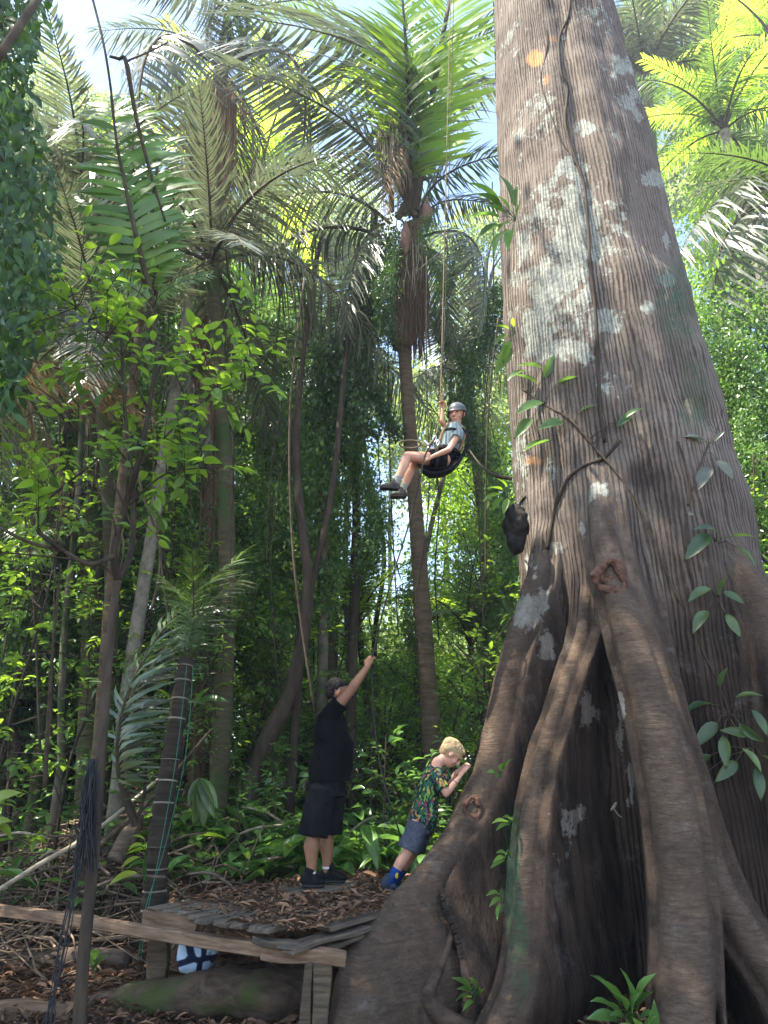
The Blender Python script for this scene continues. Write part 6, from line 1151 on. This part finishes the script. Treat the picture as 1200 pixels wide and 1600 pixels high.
mb = MB(); mb.tube([hp + (.015, 0, .06), hp + (0, 0, .0), hp + (-.03, 0, -.03)], [(.095, .112), (.105, .118), (.10, .112)], 20, ref=(1, 0, 0))
for h_, k_, n_ in KL: mb.tube([h_ + (.02, 0, 0), h_ + (k_ - h_) * .30, h_ + (k_ - h_) * .42], [.086, .082, .084], 16)
part(kid, 'shorts', mb, 'black_shorts', .008, 3, wrinkle(.007, 12))
for h_, k_, n_ in KL: mb = MB(); mb.tube([n_ + (-.01, 0, -.02), n_ + (k_ - n_) * .05, n_ + (k_ - n_) * .22], [.036, .036, .038], 14); part(kid, 'sock', mb, 'grey_sock', .007, 1)
M['shoe_grey'] = cloth('grey_brown_shoe', (.035, .035, .034), (.09, .085, .075)); dn = nrm(np.array((-.35, 0, .94)))
shoe(kid, at(625, 766, YC - .21), at(590, 764, YC - .23), .80, 'shoe_grey', up=dn); shoe(kid, at(637, 778, YC - .07), at(607, 778, YC - .10), .80, 'shoe_grey', up=dn)
# harness: a thing worn by the child, with belts, leg loops and the dark seat sling
hs_ = thing('climbing_harness', 'black and tan climbing harness with seat sling worn by the swinging child', 'harness', hp)
def ringb(c, r1, r2, ax, w, m, name, tilt=(1, 0, 0)):
    ax = nrm(np.array(ax, float)); u = np.array(tilt, float); u = nrm(u - ax * ax.dot(u)); w_ = np.cross(ax, u); mb = MB(); a = np.linspace(0, 2 * np.pi, 25); mb.tube([c + u * math.cos(t) * r1 + w_ * math.sin(t) * r2 for t in a], [(w, .005)] * 25, 6, ref=ax, cap=False); return put(name, mb.mesh(name, M[m]), hs_, Matrix.Identity(4))
ta = nrm(cs - hp); ringb(hp + ta * .06, .112, .125, ta, .022, 'strap', 'waist_belt'); ringb(cs - ta * .01, .103, .130, ta, .013, 'strap', 'chest_belt')
for h_, k_, n_ in KL: ringb(h_ + (k_ - h_) * .26, .090, .090, k_ - h_, .020, 'strap', 'leg_loop')
for y in (-.06, .06): mb = MB(); mb.tube(smoothpath([hp + ta * .07 + (-.11, y, 0), cs + (-.11, y, .0), cs + (-.05, y, .09), cs + (.03, y * 1.1, .085), cs + (.10, y, .0), hp + ta * .05 + (.11, y, 0)], 5), [(.006, .017)] * 26, 6, ref=(0, 1, 0)); put('shoulder_strap', mb.mesh('shoulder_strap', M['strap_tan' if y < 0 else 'strap']), hs_, Matrix.Identity(4))
for dY in (-.13, .10):
    mb = MB(); mb.tube(smoothpath([a3(722, 668, YC + dY), a3(731, 682, YC + dY), a3(728, 704, YC + dY), a3(713, 724, YC + dY), a3(695, 736, YC + dY), a3(672, 738, YC + dY), a3(655, 728, YC + dY), a3(652, 716, YC + dY)], 5), [(.005, .012)] * 36, 7, ref=(0, 1, 0)); put('sling_edge', mb.mesh('sling_edge', M['strap']), hs_, Matrix.Identity(4))
P_ = smoothpath([a3(726, 706, YC), a3(713, 725, YC), a3(695, 737, YC), a3(674, 739, YC), a3(658, 730, YC)], 5); mb = MB(); mb.tube(P_, [(.012, .125)] * len(P_), 16, ref=(0, 0, 1)); put('seat_sling', mb.mesh('seat_sling', M['strap']), hs_, Matrix.Identity(4))
for (x0, y0, x1, y1) in ((684, 737, 682, 756), (660, 735, 655, 752), (713, 727, 717, 738)): mb = MB(); mb.tube([a3(x0, y0, YC - .12), a3((x0 + x1) / 2 - 1, (y0 + y1) / 2, YC - .13), a3(x1, y1, YC - .12)], [(.004, .012)] * 3, 6); put('strap_end', mb.mesh('strap_end', M['strap']), hs_, Matrix.Identity(4))
for (x, y, rr_) in ((679, 686, .026), (684, 692, .022), (675, 697, .02)):
    c = a3(x, y, YC - .16); a = np.linspace(0, 2 * np.pi, 13); mb = MB(); mb.tube([c + np.array((math.cos(t) * rr_ * .6 + .3 * rr_ * math.sin(t), 0, math.sin(t) * rr_ * 1.3)) for t in a], .006, 6, cap=False); put('carabiner', mb.mesh('carabiner', M['metal']), hs_, Matrix.Identity(4))
mb = MB(); mb.ell(a3(671, 701, YC - .16), (.03, .025, .022)); mb.rtube([a3(664, 690, YC - .14), a3(676, 701, YC - .16)], [.014, .018], 8); put('descender', mb.mesh('descender', M['metal']), hs_, Matrix.Identity(4))
# ropes
M['rope_tan'] = cloth('tan_rope', (.12, .09, .055), (.24, .18, .11), 120); M['rope_dark'] = cloth('dark_rope', (.03, .028, .024), (.075, .07, .06), 120)
def rope(label, pts, r, m, n=6, name='rope'): P = smoothpath(pts, n); mb = MB(); mb.tube(P, r, 7); return tag(link(name, mb.mesh(name, M[m])), label, 'rope')
G = a3(679, 686, YC - .15)
rope('long climbing rope from the treetops down to the child harness', [a3(708, -120, 7.1), a3(704, 0, 6.95), a3(699, 200, 6.6), a3(693, 440, 6.35), a3(689, 600, YC - .06), a3(688, 640, YC - .08), a3(684, 668, YC - .12), G], .0062, 'rope_tan')
rope('second thinner rope strand beside the long climbing rope', [a3(712, -120, 7.3), a3(697, 440, 6.5), a3(687, 600, YC + .02), a3(682, 640, YC - .02), a3(669, 662, YC - .08), a3(660, 676, YC - .1), G], .0045, 'rope_dark')
hd = (RP + a3(577, 1034, YM - .24)) / 2
rope('belay rope running from the harness to the raised hand and down to the ground', [G, a3(664, 712, YC - .22), a3(657, 745, YC - .2), a3(640, 815, YC - .1), a3(612, 905, YM - .4), a3(596, 965, YM - .3), a3(585, 1012, YM - .235), a3(581, 1032, YM - .22), a3(581, 1060, YM - .15), a3(584, 1120, YM - .05), a3(593, 1190, YM), a3(608, 1250, YM + .05), a3(626, 1308, YM + .15), a3(634, 1345, YM + .3)], .0075, 'rope_dark')
rope('rope hanging beside the left edge of the giant trunk at the top', [a3(769, -90, 9.3), a3(771, 0, 9.2), a3(774, 90, 9.0), a3(776, 170, 8.8)], .012, 'rope_dark')
a = np.linspace(.2, 2 * np.pi + .2, 17); rope('stiff loop of tan rope sticking out in front of the child', [a3(641 + 17 * math.cos(t), 694 + 6 * math.sin(t), YC - .25 + .05 * math.sin(t)) for t in a] + [a3(668, 697, YC - .2), a3(676, 688, YC - .17)], .008, 'rope_tan', 3)
mb = MB(); mb.ell(a3(691, 620, YC - .05), (.022, .018, .03)); mb.rtube([a3(690, 628, YC - .06), a3(693, 612, YC - .05)], [.012, .014], 8); tag(mb.build('rope_ascender', M['strap_tan']), 'tan rope clamp on the climbing rope above the raised hand of the child', 'rope clamp')
